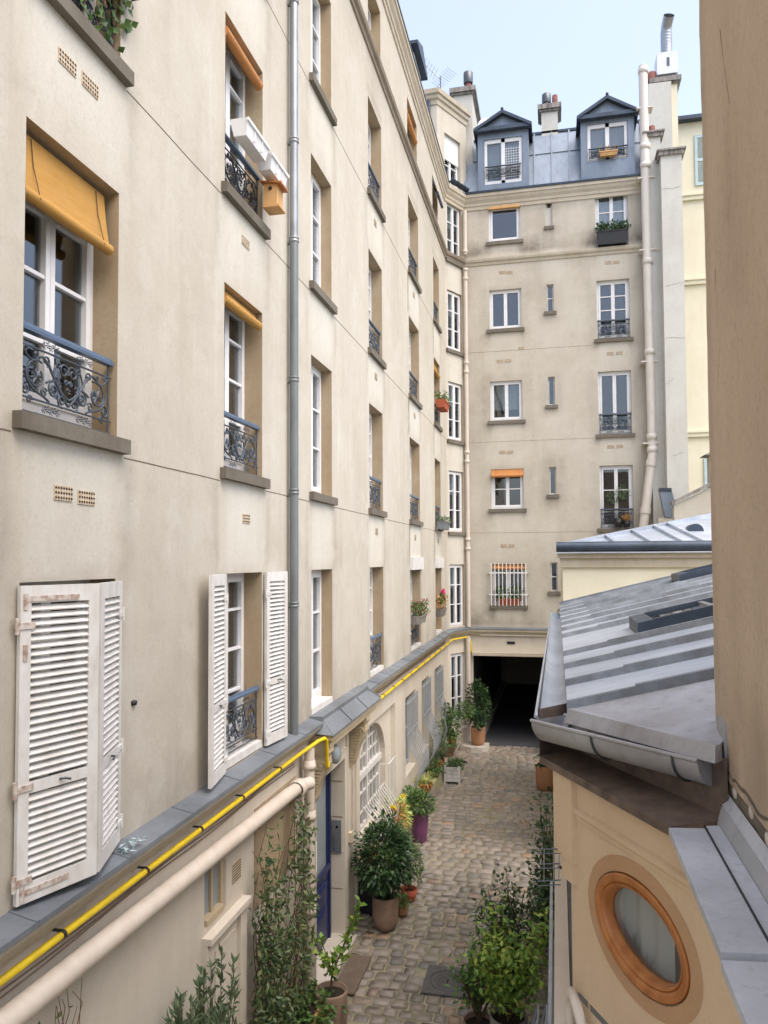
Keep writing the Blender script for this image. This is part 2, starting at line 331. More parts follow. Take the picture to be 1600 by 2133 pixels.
class Fr:                     # a vertical wall plane: u along it, n outwards, z up
    def __init__(s, x, y, ux, uy):
        l = math.hypot(ux, uy); s.o = Vector((x, y, 0)); s.u = Vector((ux/l, uy/l, 0)); s.n = Vector((uy/l, -ux/l, 0))
    def P(s, u, n, z): return s.o+s.u*u+s.n*n+Vector((0, 0, z))
def ray(x, y): return _f+_r*((x-PCX)/FPX)-_u*((y-PCY)/FPX)
def pix(fr, x, y, n=0):       # photo pixel -> (u, z) on a wall plane that the thing touches
    d = ray(x, y); t = ((fr.o+fr.n*n-CAM).dot(fr.n))/d.dot(fr.n); p = CAM+d*t
    return (p-fr.o).dot(fr.u), p.z
def pixz(x, y, z):            # photo pixel -> point at a known height
    d = ray(x, y); return CAM+d*((z-H)/d.z)

LEFT = Fr(-3.3, 0, 0, 1); BAY = Fr(-3.3, 23.75, .50, .95); BACK = Fr(0, 24.7, 1, 0)
BAYL = math.hypot(.50, .95)

def wall(fr, u0, u1, z0, z1, holes, depth, step=.25, dirt=None, tri=None, name=''):
    us = {u0, u1}; zs = {z0, z1}
    for h in holes: us |= {h[0], h[1]}; zs |= {h[2], h[3]}
    def fill(s, st):
        s = sorted(s); o = []
        for a, b in zip(s, s[1:]):
            k = max(1, round((b-a)/st)); o += [a+(b-a)*i/k for i in range(k)]
        return o+[s[-1]]
    us = [u for u in fill(us, step) if u0-1e-6 <= u <= u1+1e-6]; zs = [z for z in fill(zs, step) if z0-1e-6 <= z <= z1+1e-6]
    m = MB(); nu = len(us); vs = [fr.P(u, 0, z) for z in zs for u in us]
    fs = []
    for j in range(len(zs)-1):
        zc = (zs[j]+zs[j+1])/2
        for i in range(nu-1):
            uc = (us[i]+us[i+1])/2
            if any(h[0] < uc < h[1] and h[2] < zc < h[3] for h in holes): continue
            fs.append((j*nu+i, j*nu+i+1, (j+1)*nu+i+1, (j+1)*nu+i))
    m.add(vs, fs)
    m.attr = [dirt(u, z) if dirt else 0.0 for z in zs for u in us]
    return m
class Reveals:
    def __init__(s, l): s.l = l
    def build(s, name, mat, parent):
        for m in s.l: m.build('window_reveal', mat, parent)
def reveals(fr, holes, depth):
    out = []
    for h in holes:
        m = MB(); out.append(m)
        a, b, c, d = h[:4]; dp = h[4] if len(h) > 4 else depth
        q = lambda u, n, z: fr.P(u, n, z)
        m.poly([q(a, 0, c), q(a, 0, d), q(a, -dp, d), q(a, -dp, c)]); m.poly([q(b, 0, c), q(b, -dp, c), q(b, -dp, d), q(b, 0, d)])
        m.poly([q(a, 0, d), q(b, 0, d), q(b, -dp, d), q(a, -dp, d)]); m.poly([q(a, 0, c), q(a, -dp, c), q(b, -dp, c), q(b, 0, c)])
    return Reveals(out)
def offs(path, i, n):         # mitred outward offset of a plan polyline
    p = Vector(path[i]); nn = []
    for a, b in ((i-1, i), (i, i+1)):
        if 0 <= a and b < len(path):
            d = (Vector(path[b])-Vector(path[a])).normalized(); nn.append(Vector((d.y, -d.x)))
    if len(nn) == 1: return p+nn[0]*n
    m = (nn[0]+nn[1]).normalized(); return p+m*(n/max(.3, m.dot(nn[0])))
def sweep(path, prof, i0=None, i1=None, caps=True):
    m = MB(); i0 = 0 if i0 is None else i0; i1 = len(path)-1 if i1 is None else i1; k = len(prof); vs = []
    for i in range(i0, i1+1):
        for n, z in prof:
            q = offs(path, i, n); vs.append((q.x, q.y, z))
    fs = [(i*k+j, (i+1)*k+j, (i+1)*k+j+1, i*k+j+1) for i in range(i1-i0) for j in range(k-1)]
    m.add(vs, fs)
    if caps: m.add(vs[:k], [tuple(range(k))]); m.add(vs[-k:], [tuple(range(k))[::-1]])
    return m

# ------------------------------------------------------------------ windows
def window(b, fr, u0, u1, z0, z1, inset=.22, leaves=2, bars=(.25, .52, .78), curtain=None, fw=.055, mat='white', room=True, base=0.0, sill=None, st=.05, glassm='glass'):
    n1 = -inset; n0 = n1-.06; m = MB()
    m.fbox(fr, u0, u0+fw, n0, n1, z0, z1); m.fbox(fr, u1-fw, u1, n0, n1, z0, z1)
    m.fbox(fr, u0+fw, u1-fw, n0, n1, z1-fw, z1); m.fbox(fr, u0+fw, u1-fw, n0, n1, z0, z0+fw+base)
    L = (u1-u0-2*fw)/leaves; za, zb = z0+fw+base, z1-fw; panes = []
    for k in range(leaves):
        a = u0+fw+L*k+.002; c = a+L-.004; q0, q1 = n0+.012, n1+.016
        m.fbox(fr, a, a+st, q0, q1, za, zb); m.fbox(fr, c-st, c, q0, q1, za, zb)
        m.fbox(fr, a+st, c-st, q0, q1, zb-st, zb); m.fbox(fr, a+st, c-st, q0, q1, za, za+st*1.3)
        lz = [za+st*1.3]+[za+(zb-za)*t for t in bars]+[zb-st]
        for t in lz[1:-1]: m.fbox(fr, a+st, c-st, n0+.02, n1+.006, t-.014, t+.014)
        for x, y in zip(lz, lz[1:]): panes.append((a+st, c-st, x, y))
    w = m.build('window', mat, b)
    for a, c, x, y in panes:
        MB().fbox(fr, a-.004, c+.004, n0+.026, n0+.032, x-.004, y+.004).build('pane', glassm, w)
    if curtain:
        cm, cz = curtain
        cu = MB(); k = 26; vs = []
        for i in range(k+1):
            u = u0+.02+(u1-u0-.04)*i/k; n = n0-.10+.025*math.sin(i*2.1)+.01*math.sin(i*.7)
            vs += [fr.P(u, n, z0+(z1-z0)*cz), fr.P(u, n, z1-.02)]
        cu.add(vs, [(2*i, 2*i+2, 2*i+3, 2*i+1) for i in range(k)], True); cu.build('curtain', cm, w)
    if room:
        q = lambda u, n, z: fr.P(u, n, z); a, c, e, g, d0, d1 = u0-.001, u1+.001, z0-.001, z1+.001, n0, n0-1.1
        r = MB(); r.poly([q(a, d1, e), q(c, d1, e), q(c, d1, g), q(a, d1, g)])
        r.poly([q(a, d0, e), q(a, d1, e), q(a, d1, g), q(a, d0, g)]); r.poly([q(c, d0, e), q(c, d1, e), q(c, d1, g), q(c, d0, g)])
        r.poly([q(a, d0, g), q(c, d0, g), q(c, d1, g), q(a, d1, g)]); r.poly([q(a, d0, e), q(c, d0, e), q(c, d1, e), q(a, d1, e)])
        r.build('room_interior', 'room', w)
    if sill: MB().fbox(fr, u0-.09, u1+.09, -.12, sill, z0-.115, z0-.004).build('window_sill', 'sill', w)
    return w

# cast iron guard, drawn once: unit width, .56 high
def spiral(c, r0, r1, a0, turns, n=18): return [(c[0]+(r0+(r1-r0)*i/n)*math.cos(a0+turns*2*math.pi*i/n), c[1]+(r0+(r1-r0)*i/n)*math.sin(a0+turns*2*math.pi*i/n)) for i in range(n+1)]
def arcpts(p0, p1, p2, n=8): return [((1-t)**2*p0[0]+2*t*(1-t)*p1[0]+t*t*p2[0], (1-t)**2*p0[1]+2*t*(1-t)*p1[1]+t*t*p2[1]) for t in [i/n for i in range(n+1)]]
def guard_mesh():
    m = MB()
    def ln(p, r=.0075, mir=True):
        for s in ((1, -1) if mir else (1,)):
            q = [(.5+s*(x-.5), y) for x, y in p]; m.tube([(x, 0, y) for x, y in q], r, 5, False)
    for z in (.02, .11, .44): ln([(0, z), (1, z)], .008, False)
    for x in (.03,): ln([(x, 0), (x, .53)], .008)
    ln(spiral((.455, .36), .055, .012, R(-20), 1.4)); ln(arcpts((.5, .17), (.36, .22), (.40, .34)), .009)
    ln(arcpts((.5, .13), (.44, .16), (.29, .37)), .010); ln(spiral((.25, .17), .035, .008, R(30), 1.2)); ln(spiral((.17, .40), .028, .006, R(200), 1.2)); ln(spiral((.395, .395), .03, .006, R(100), 1.2)); ln(spiral((.11, .10), .03, .006, R(0), 1.2), .006); ln(arcpts((.345, .27), (.33, .36), (.40, .42)), .007); ln(spiral((.27, .385), .035, .008, R(-60), 1.2))
    ln(arcpts((.29, .36), (.24, .42), (.20, .39)), .009)
    ln(spiral((.175, .27), .105, .05, R(60), .95)); ln(spiral((.345, .21), .055, .02, R(90), 1.3))
    ln(arcpts((.42, .235), (.36, .30), (.27, .24)), .008); ln(spiral((.43, .15), .045, .01, R(-60), -1.4))
    ln(arcpts((.06, .41), (.10, .33), (.2, .375)), .008); ln(spiral((.065, .415), .025, .006, 0, 1.2)); ln(spiral((.075, .165), .042, .012, R(90), 1.3))
    ln(arcpts((.08, .30), (.05, .20), (.20, .155)), .009); ln(arcpts((.20, .155), (.27, .14), (.30, .12)), .008); ln(spiral((.475, .285), .02, .005, 0, 1.3))
    rng = random.Random(3)
    def leafy(cx, cz, r, n):
        for s in (1, -1):
            for k in range(n):
                a = 2*math.pi*k/n+rng.random()*.3; c = (.5+s*(cx-.5), 0, cz)
                p = [Vector((c[0]+r*t*math.cos(a+o), dy, cz+r*t*math.sin(a+o))) for t, o, dy in ((0, 0, -.008), (.6, .32, .004), (1, 0, -.004), (.6, -.32, .004))]
                m.add(p, [(0, 1, 2, 3)])
    leafy(.175, .265, .062, 9); leafy(.345, .21, .042, 8); leafy(.29, .36, .03, 6); leafy(.41, .27, .028, 6); leafy(.075, .165, .022, 5); leafy(.5, .24, .03, 6)
    for cx, cz in ((.32, .485), (.32, .062)):
        for k in range(5): leafy(cx-.07+.035*k, cz+(.006 if k % 2 else -.004), .03, 6)
    return m.mesh('guard_scrollwork', 'iron')
GUARD = guard_mesh(); GUARD_D = GUARD.copy(); GUARD_D.materials.clear(); GUARD_D.materials.append(M['iron_dark'])
def guard(b, fr, u0, u1, z0, n=-.05, h=.56, dark=False, rail='rail_blue'):
    o = bpy.data.objects.new('guard_rail', GUARD_D if dark else GUARD); COL.objects.link(o); o.parent = b
    o.location = fr.P(u0, n, z0)-worldloc(b); o.rotation_euler = (0, 0, math.atan2(fr.u.y, fr.u.x)); o.scale = (u1-u0, 1, h/.56)
    r = MB(); prof = [(-.028, 0), (-.03, .022), (-.016, .034), (-.012, .05), (.012, .05), (.016, .034), (.03, .022), (.028, 0)]
    r.prism([(0.0, y, .53+z) for y, z in prof], (1.0, 0, 0)); hr = bpy.data.objects.new('handrail', r.mesh('handrail', rail)); COL.objects.link(hr); hr.parent = o
    return o

# ------------------------------------------------------------------ foliage
def leaf(m, p, d, up, l, w):
    d = d.normalized(); s = d.cross(up)
    if s.length < 1e-3: s = d.cross(Vector((1, 0, 0)))
    s.normalize(); nrm = s.cross(d)
    m.add([p, p+d*l*.45+s*w*.5+nrm*l*.06, p+d*l-nrm*l*.10, p+d*l*.45-s*w*.5+nrm*l*.06], [(0, 1, 2, 3)])
def rv(rng):
    while True:
        v = Vector((rng.uniform(-1, 1), rng.uniform(-1, 1), rng.uniform(-1, 1)))
        if .05 < v.length < 1: return v
def crown(m, rng, c, rad, n, l, w, shell=.45, lump=.35):
    c = Vector(c); k = 0; sd = rng.random()*50
    while k < n:
        v = rv(rng); dirn = v.normalized(); rr = shell+(1-shell)*rng.random()**.6
        rr *= 1+lump*(noise.noise(dirn*2.2+Vector((sd, 0, 0)))*1.4)
        p = c+Vector((dirn.x*rad[0], dirn.y*rad[1], dirn.z*rad[2]))*rr
        leaf(m, p, dirn+rv(rng)*.9+Vector((0, 0, -.2)), Vector((0, 0, 1))+rv(rng)*.6, l*rng.uniform(.6, 1.2), w*rng.uniform(.7, 1.2)); k += 1
def pot_prof(r0, r1, h, rim=.02, lip=.0): return [(0, 0), (r0*.9, 0), (r0, h*.03), (r0+(r1-r0)*.5, h*.45), (r1, h-.06), (r1+lip, h-.06), (r1+lip, h), (r1-rim, h), (r1-rim-.005, h-.07), (0, h-.07)]
def round_prof(r, h): return [(0, 0), (r*.62, 0), (r*.80, h*.06), (r*.93, h*.18), (r, h*.36), (r, h*.97), (r*.985, h), (r*.9, h), (r*.88, h-.07), (0, h-.07)]
def potted(name, label, loc, prof, potmat, leafm, plant, rng_seed=1, cat='potted plant', stem=True, soil_r=None, h=None):
    t = thing(name, label, cat, loc); rng = random.Random(rng_seed)
    MB().lathe(loc, prof, 28).build('pot', potmat, t)
    h = prof[-1][1]; r = soil_r or prof[-2][0]*.98
    MB().lathe((loc[0], loc[1], loc[2]+h+.012), [(0, .012), (r*.6, .008), (r, 0)], 20).build('soil', 'soil', t)
    top = Vector(loc)+Vector((0, 0, h)); st = MB(); fo = MB()
    plant(st, fo, top, rng)
    if st.v: st.build('stem', 'bark', t, stuff=True)
    fo.build('foliage', leafm, t, stuff=True)
    return t

# =================================================================== SETTING: ground and cobbles
g = structure(MB().box(-60, 60, -40, 90, -.6, -.035).build('ground', 'ground'))
paving = structure(MB().box(-3.3, .25, 4.0, 24.9, -.034, -.013).build('courtyard_paving', 'ground'))
def stone_mesh(i):
    rng = random.Random(100+i); m = MB(); b = .16
    for lv, (s, z) in enumerate(((.5, -.05), (.5, 0.0), (.43, .018), (.30, .026))):
        pass
    ring = []
    for s, z in ((.5, -.05), (.495, .004), (.455, .020)):
        pts = []
        for (x, y) in ((-1, -.7), (-.7, -1), (.7, -1), (1, -.7), (1, .7), (.7, 1), (-.7, 1), (-1, .7)):
            pts.append((x*s+rng.uniform(-.025, .025), y*s+rng.uniform(-.025, .025), z+rng.uniform(-.004, .004)))
        ring += pts
    ring.append((rng.uniform(-.12, .12), rng.uniform(-.12, .12), .022+rng.uniform(-.008, .006)))
    fs = [(i*8+j, i*8+(j+1) % 8, (i+1)*8+(j+1) % 8, (i+1)*8+j) for i in range(2) for j in range(8)]+[(16+j, 16+(j+1) % 8, 24) for j in range(8)]
    m.add(ring, fs, True); return m
STONES = [stone_mesh(i) for i in range(10)]; STONE_ME = [s.mesh('cobble', 'cobble') for s in STONES]
rest = MB(); rng = random.Random(11); y = 6.0; nst = 0
MANHOLE = (-1.87, -1.19, 10.46, 11.20)
while y < 24.6:
    d = rng.uniform(.175, .235); x = -3.28+rng.uniform(0, .05)
    while x < .1:
        wd = rng.uniform(.16, .27); cx, cy = x+wd/2, y+d/2; x += wd+.022
        if MANHOLE[0]-.01 < cx < MANHOLE[1]+.01 and MANHOLE[2]-.02 < cy < MANHOLE[3]+.02: continue
        k = rng.randrange(10); jy = .03*noise.noise(Vector((cx*1.3, cy*.5, 0))); z = -.014+rng.uniform(-.011, .010)+.02*noise.noise(Vector((cx, cy, 3)))
        rz = rng.uniform(-.05, .05)
        if cy > 9.1 and nst < 298 and -3.3+(.3 if cy < 12 else 0) < cx < -.15:
            o = bpy.data.objects.new('cobble', STONE_ME[k]); COL.objects.link(o); o.parent = paving
            o.location = (cx, cy+jy, z); o.scale = (wd, d*.965, 1); o.rotation_euler = (rng.uniform(-.03, .03), rng.uniform(-.03, .03), rz); nst += 1
        else:
            rest.add([(cx+p[0]*wd, cy+jy+p[1]*d*.965, z+p[2]) for p in STONES[k].v], STONES[k].f, True)
    y += d+.018
rest.build('cobbles', 'cobble', paving, stuff=True)

# manhole cover in its square frame
mh = thing('manhole_cover', 'dark iron manhole cover set in a square frame among the cobbles', 'manhole', (-1.53, 10.83, 0))
fm = MB(); x0, x1, y0, y1 = MANHOLE; c = (-1.53, 10.83); R0 = .27
for i in range(32):
    a, b = 2*math.pi*i/32, 2*math.pi*(i+1)/32
    def edge(t):
        s = max(abs(math.cos(t)), abs(math.sin(t))); return (c[0]+(x1-x0)/2*math.cos(t)/s, c[1]+(y1-y0)/2*math.sin(t)/s, .020)
    fm.poly([(c[0]+R0*math.cos(a), c[1]+R0*math.sin(a), .020), edge(a), edge(b), (c[0]+R0*math.cos(b), c[1]+R0*math.sin(b), .020)])
fm.box(x0, x1, y0, y1, -.03, .010); fm.build('frame', 'manhole', mh)
lid = MB().lathe((c[0], c[1], .010), [(R0-.01, 0), (R0-.01, .010), (R0-.03, .012), (0, .012)], 32)
for i in range(-8, 9):
    for j in range(-8, 9):
        if math.hypot(i, j)*.035 < R0-.05: lid.box(c[0]+i*.035-.011, c[0]+i*.035+.011, c[1]+j*.035-.011, c[1]+j*.035+.011, .021, .026)
lid.build('lid', 'manhole', mh)

# =================================================================== LEFT WING
z = lambda v: v+H
ROWS = [(3.79, 5.72), (6.80, 8.73), (9.75, 11.61), (12.72, 14.51)]         # sill, head
COLS = {'A': (4.23, 5.31), 'B': (7.27, 8.32), 'C': (10.15, 11.16), 'D': (13.57, 14.68), 'E': (17.55, 18.9), 'F': (21.35, 22.45)}
LB = thing('apartment_building', 'tall beige plaster apartment wing with grey zinc-topped ledge and yellow blinds', 'building', (-3.3, 10, 0))
holesL = []
for c, (a, b) in COLS.items():
    for r, (s, t) in enumerate(ROWS): holesL.append((a, b, s if r else 3.72, t))
ROW5 = [(7.3, 8.3), (10.2, 11.1), (13.6, 14.65), (17.5, 18.8), (21.3, 22.3)]
for a, b in ROW5: holesL.append((a, b, 15.72, 16.86))
def ndirt(u, zz, s=1.0): return noise.noise(Vector((u*s, zz*s*.35, 1.7)))
def dirtL(u, zz):
    d = 0.0
    for c, (a, b) in COLS.items():
        for r in range(1, 4):
            top = ROWS[r][0]-.13; bot = ROWS[r-1][1]
            if bot < zz < top:
                t = (top-zz)/(top-bot)
                if a-.02 < u < b+.02: d -= .75*(1-.35*t)+.3*ndirt(u, zz, 3)
                for e in (a-.06, b+.06):
                    k = abs(u-e)
                    if k < .13: d += (.95-.5*t)*(1-k/.13)
            if abs(zz-ROWS[r][1]) < .25 and a-.1 < u < b+.1 and zz > ROWS[r][1]: d += .2
        if 3.7 < zz < 5.75:
            for e in (a-.08, b+.08):
                if abs(u-e) < .12: d += .35*(1-abs(u-e)/.12)
        if abs(zz-5.95) < .35 and a-.5 < u < b+.6: d += .18*(1-abs(zz-5.95)/.35)*(.6+ndirt(u, zz, 2))
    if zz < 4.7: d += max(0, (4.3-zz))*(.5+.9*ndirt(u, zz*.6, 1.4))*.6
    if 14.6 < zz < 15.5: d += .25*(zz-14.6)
    d += .15*max(0, ndirt(u+9, zz, .8))
    return d
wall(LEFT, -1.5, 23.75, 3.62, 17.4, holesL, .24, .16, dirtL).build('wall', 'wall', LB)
reveals(LEFT, holesL, .24).build('window_reveals', 'reveal', LB)
# body behind the facade so that no light leaks through
MB().box(-9.0, -8.9, -1.5, 24.7, 0, 17.4).build('rear_wall', 'wall', LB)
# vertical cracks / panel seams: thin dark joints at every floor
for zz in (6.665, 9.615, 12.585):
    us = [-1.5]
    for c, (a, b) in COLS.items(): us += [a-.10, b+.10]
    us.append(23.75)
    for a, b in zip(us[::2], us[1::2]):
        k = 8; jm = MB()
        for i in range(k):
            ua, ub = a+(b-a)*i/k, a+(b-a)*(i+1)/k; ja = .006*ndirt(ua*4, zz); jb = .006*ndirt(ub*4, zz)
            jm.hexa([LEFT.P(ua, -.004, zz-.005+ja), LEFT.P(ua, .0025, zz-.005+ja), LEFT.P(ub, .0025, zz-.005+jb), LEFT.P(ub, -.004, zz-.005+jb),
                     LEFT.P(ua, -.004, zz+.004+ja), LEFT.P(ua, .0025, zz+.004+ja), LEFT.P(ub, .0025, zz+.004+jb), LEFT.P(ub, -.004, zz+.004+jb)])
        jm.build('plaster_joint', 'joint', LB)
BARS3 = (.26, .53, .79)
for c, (a, b) in COLS.items():
    for r, (s, t) in enumerate(ROWS):
        cur = None
        if c == 'C': cur = ('curtain_g', .02)
        if c == 'B' and r == 2: cur = ('curtain', .05)
        if c == 'B' and r == 0: cur = ('curtain_g', .02)
        if (c, r) in (('D', 1), ('E', 2)): cur = ('curtain', .4)
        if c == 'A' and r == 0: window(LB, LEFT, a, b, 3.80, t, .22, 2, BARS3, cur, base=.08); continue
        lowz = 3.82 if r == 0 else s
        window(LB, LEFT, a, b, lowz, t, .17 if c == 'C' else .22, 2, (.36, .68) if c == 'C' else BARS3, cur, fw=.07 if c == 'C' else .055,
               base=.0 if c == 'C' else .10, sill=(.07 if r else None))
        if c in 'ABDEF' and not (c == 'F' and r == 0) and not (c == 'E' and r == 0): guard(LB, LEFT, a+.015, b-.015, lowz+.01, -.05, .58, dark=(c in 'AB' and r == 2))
        if r == 0: MB().fbox(LEFT, a+.01, b-.01, -.20, .005, 3.735, 3.815).build('threshold', 'white_old', LB)
for i, (a, b) in enumerate(ROW5): window(LB, LEFT, a, b, 15.73, 16.86, .2, 2, (.5,), None)
for c in 'EF':
    a, b = COLS[c]; MB().fbox(LEFT, a-.05, b+.12, -.02, .07, 5.62, 5.92).build('shutter_box', 'white_old', LB)

# string course, main cornice, zinc gutter edge
PATH = [(-3.3, -1.5), (-3.3, 23.75), (-2.80, 24.70), (3.0, 24.70)]
STR = [(0, 15.38), (.03, 15.40), (.04, 15.47), (.085, 15.51), (.10, 15.57), (.10, 15.61), (0, 15.64)]
COR = [(0, 17.22), (.03, 17.24), (.035, 17.34), (.06, 17.36), (.07, 17.44), (.12, 17.52), (.14, 17.60), (.17, 17.62), (.17, 17.72), (0, 17.75)]
sweep(PATH, STR, 0, 2).build('string_course', 'stringc', LB); sweep(PATH, COR, 0, 2).build('cornice', 'cornice', LB)
sweep(PATH, [(-.02, 17.735), (.185, 17.722), (.19, 17.76), (.16, 17.79), (-.02, 17.80)], 0, 1).build('zinc_edge', 'zinc_dark', LB)
# mansard slope of the left wing, with zinc dormers
MB().poly([(-3.32, -1.5, 17.79), (-3.32, 23.4, 17.79), (-5.2, 23.4, 19.0), (-5.2, -1.5, 19.0)]).build('roof', 'zinc_blue', LB)
for yy in (14.6, 18.35):
    d = MB().box(-4.3, -3.34, yy, yy+1.3, 17.80, 18.80).build('dormer', 'zinc_dark', LB)
    MB().prism([(-3.16, yy-.12, 18.72), (-3.16, yy+.65, 19.05), (-3.16, yy+1.42, 18.72), (-3.16, yy+1.42, 18.64), (-3.16, yy-.12, 18.64)], (-1.3, 0, 0)).build('dormer_roof', 'zinc_dark', d)
    MB().box(-3.338, -3.31, yy+.15, yy+1.15, 17.9, 18.6).build('dormer_window', 'white', d)
    MB().box(-3.309, -3.30, yy+.25, yy+1.05, 17.98, 18.52).build('pane', 'glass', d)

# zinc ledge over the ground floor, laid sheet by sheet
LEDGE = [(0, 3.735), (.0, 3.70), (.205, 3.655), (.21, 3.63), (.19, 3.628), (.185, 3.64), (0, 3.66)]
def ledge_sheet(b, fr, u0, u1, w=.20):
    m = MB(); k = [(0, 3.712), (w, 3.668), (w+.004, 3.635), (w-.012, 3.635), (w-.014, 3.655), (0, 3.690)]
    m.prism([fr.P(u0, n, zz) for n, zz in k], fr.u*(u1-u0-.004)); m.prism([fr.P(u1-.03, n, zz+.007) for n, zz in k[:3]+[(w-.006, 3.66), (0, 3.70)]], fr.u*.022)
    return m.build('zinc_sheet', 'zinc_ledge', b)
us = [-.9+1.02*i for i in range(25)]; us = [u for u in us if u < 23.5]+[23.7]
for a, b in zip(us, us[1:]): ledge_sheet(LB, LEFT, a, b)
sweep(PATH, [(0, 3.712), (.20, 3.668), (.204, 3.635), (0, 3.66)], 1, 2).build('zinc_sheet', 'zinc_ledge', LB)
# mouldings below the ledge
sweep(PATH, [(0, 3.66), (.175, 3.640), (.175, 3.59), (.15, 3.575), (.12, 3.52), (.06, 3.48), (.045, 3.44), (0, 3.43)], 0, 2).build('ledge_moulding', 'cornice', LB)

# ---- ground floor wall of the left wing
ARCH = (12.97, 15.30, .95, 2.78)
SMALLW = (6.87, 7.36, 2.36, 2.96); DOORH = (10.25, 11.72, .06, 2.76)
BARW = [(16.85, 18.1, 1.05, 2.79), (18.98, 20.05, 1.05, 2.83), (21.05, 22.3, 1.05, 2.83)]
NICHE = (12.80, 15.75, .02, 2.90)
holesG = [SMALLW, DOORH, NICHE]+BARW
def dirtG(u, zz):
    d = .25*max(0, ndirt(u, zz, .9))
    if zz < .5: d += (.5-zz)*1.4*(.7+ndirt(u, zz, 2))
    if zz > 3.1: d += (zz-3.1)*.8*(.6+ndirt(u, zz, 2))
    return d
wall(LEFT, -1.5, 23.75, 0, 3.62, holesG, .2, .25, dirtG).build('ground_floor_wall', 'wall_low', LB)
reveals(LEFT, [SMALLW+(.16,), DOORH+(.20,), NICHE+(.10,)]+[h+(.2,) for h in BARW], .2).build('ground_floor_reveals', 'wall_low', LB)
for h in BARW:
    window(LB, LEFT, h[0], h[1], h[2], h[3], .18, 2, (.5,), None, mat='bars')
    gr = MB(); k = 9
    gl = MB()
    for i in range(k):
        u = h[0]-.02+(h[1]-h[0]+.04)*i/(k-1); pts = []
        for t in range(15):
            f = t/14; zz = h[3]-.03-(h[3]-h[2]+.35)*f; bel = 0 if f < .45 else .26*math.sin((f-.45)/.55*math.pi)**1.0
            pts.append(LEFT.P(u, .05+bel, zz))
        gl.tube(pts, .011, 6)
    for zz in (h[3]-.12, h[2]+.95): gl.fbox(LEFT, h[0]-.04, h[1]+.04, .045, .055, zz-.018, zz+.018)
    for zz in (h[3]-.12, h[2]-.28):
        for u in (h[0]-.03, h[1]+.03): gl.fbox(LEFT, u-.012, u+.012, -.01, .06, zz-.012, zz+.012)
    gl.build('window_grille', 'bars', LB)
# small ground-floor window with frosted panes and transom sill
sw = MB(); a, b, c, d = SMALLW
sw.fbox(LEFT, a, a+.05, -.10, -.03, c, d); sw.fbox(LEFT, b-.05, b, -.10, -.03, c, d); sw.fbox(LEFT, a+.05, b-.05, -.10, -.03, d-.05, d); sw.fbox(LEFT, a+.05, b-.05, -.10, .01, c, c+.06)
sw.fbox(LEFT, (a+b)/2-.02, (a+b)/2+.02, -.095, -.035, c+.06, d-.05)
sw = sw.build('window', 'cream_stone', LB)
for p, q in ((a+.05, (a+b)/2-.02), ((a+b)/2+.02, b-.05)): MB().fbox(LEFT, p, q, -.075, -.068, c+.06, d-.05).build('pane', 'frost', sw)
MB().fbox(LEFT, a-.05, 7.80, 0, .10, 2.24, 2.30).build('lintel_shelf', 'wall_low', LB)
MB().fbox(LEFT, a-.05, a+.10, 0, .06, .02, 2.24).build('pilaster', 'wall_low', LB); MB().fbox(LEFT, 7.60, 7.76, 0, .06, .02, 2.24).build('pilaster', 'wall_low', LB)
pn = MB().fbox(LEFT, 6.97, 7.60, 0, .02, .1, 2.2); pn.fbox(LEFT, 7.05, 7.52, .02, .035, .2, 2.08); pn.build('side_door', 'wall_low', LB)
fl = MB().fbox(LEFT, 8.1, 9.45, 0, .012, 2.0, 3.1); fl.fbox(LEFT, 8.2, 9.35, .012, .03, 2.85, 2.95); fl.build('wall_panel', 'reveal', LB)

# arched window in its shallow niche
arch = MB(); a, b, c, d = ARCH; u_ = (a+b)/2; ra = (b-a)/2-.1; spr = 1.98; nn = -.10
e0, e1, f0, f1 = NICHE
q = lambda u, zz, n=nn: LEFT.P(u, n, zz)
pts = [(u_-ra*math.cos(math.pi*i/24), spr+(d-spr)*math.sin(math.pi*i/24)) for i in range(25)]
for i in range(24):
    (ua, za), (ub, zb) = pts[i], pts[i+1]
    arch.poly([q(ua, za), q(ub, zb), q(ub, f1), q(ua, f1)])
    arch.poly([q(ua, za), q(ub, zb), q(ub, zb, nn-.14), q(ua, za, nn-.14)])
arch.poly([q(e0, f0), q(pts[0][0], f0), q(pts[0][0], f1), q(e0, f1)]); arch.poly([q(pts[-1][0], f0), q(e1, f0), q(e1, f1), q(pts[-1][0], f1)])
arch.poly([q(pts[0][0], f0), q(pts[-1][0], f0), q(pts[-1][0], c), q(pts[0][0], c)])
for u in (pts[0][0], pts[-1][0]): arch.poly([q(u, c), q(u, spr), q(u, spr, nn-.14), q(u, c, nn-.14)])
arch.poly([q(pts[0][0], c), q(pts[-1][0], c), q(pts[-1][0], c, nn-.14), q(pts[0][0], c, nn-.14)])
arch.build('arch_surround', 'wall_low', LB)
aw = MB(); ul, ur = pts[0][0], pts[-1][0]; n0, n1 = nn-.17, nn-.11
def archz(u): return spr+(d-spr)*math.sqrt(max(0, 1-((u-u_)/ra)**2))
for i in range(24):
    p0, p1 = [(u_+(x-u_)*1, zz) for x, zz in pts[i:i+2]]; i0, i1 = [(u_+(x-u_)*.95, spr+(zz-spr)*.93) for x, zz in (p0, p1)]
    aw.hexa([LEFT.P(i0[0], n0, i0[1]), LEFT.P(i0[0], n1, i0[1]), LEFT.P(i1[0], n1, i1[1]), LEFT.P(i1[0], n0, i1[1]), LEFT.P(p0[0], n0, p0[1]), LEFT.P(p0[0], n1, p0[1]), LEFT.P(p1[0], n1, p1[1]), LEFT.P(p1[0], n0, p1[1])])
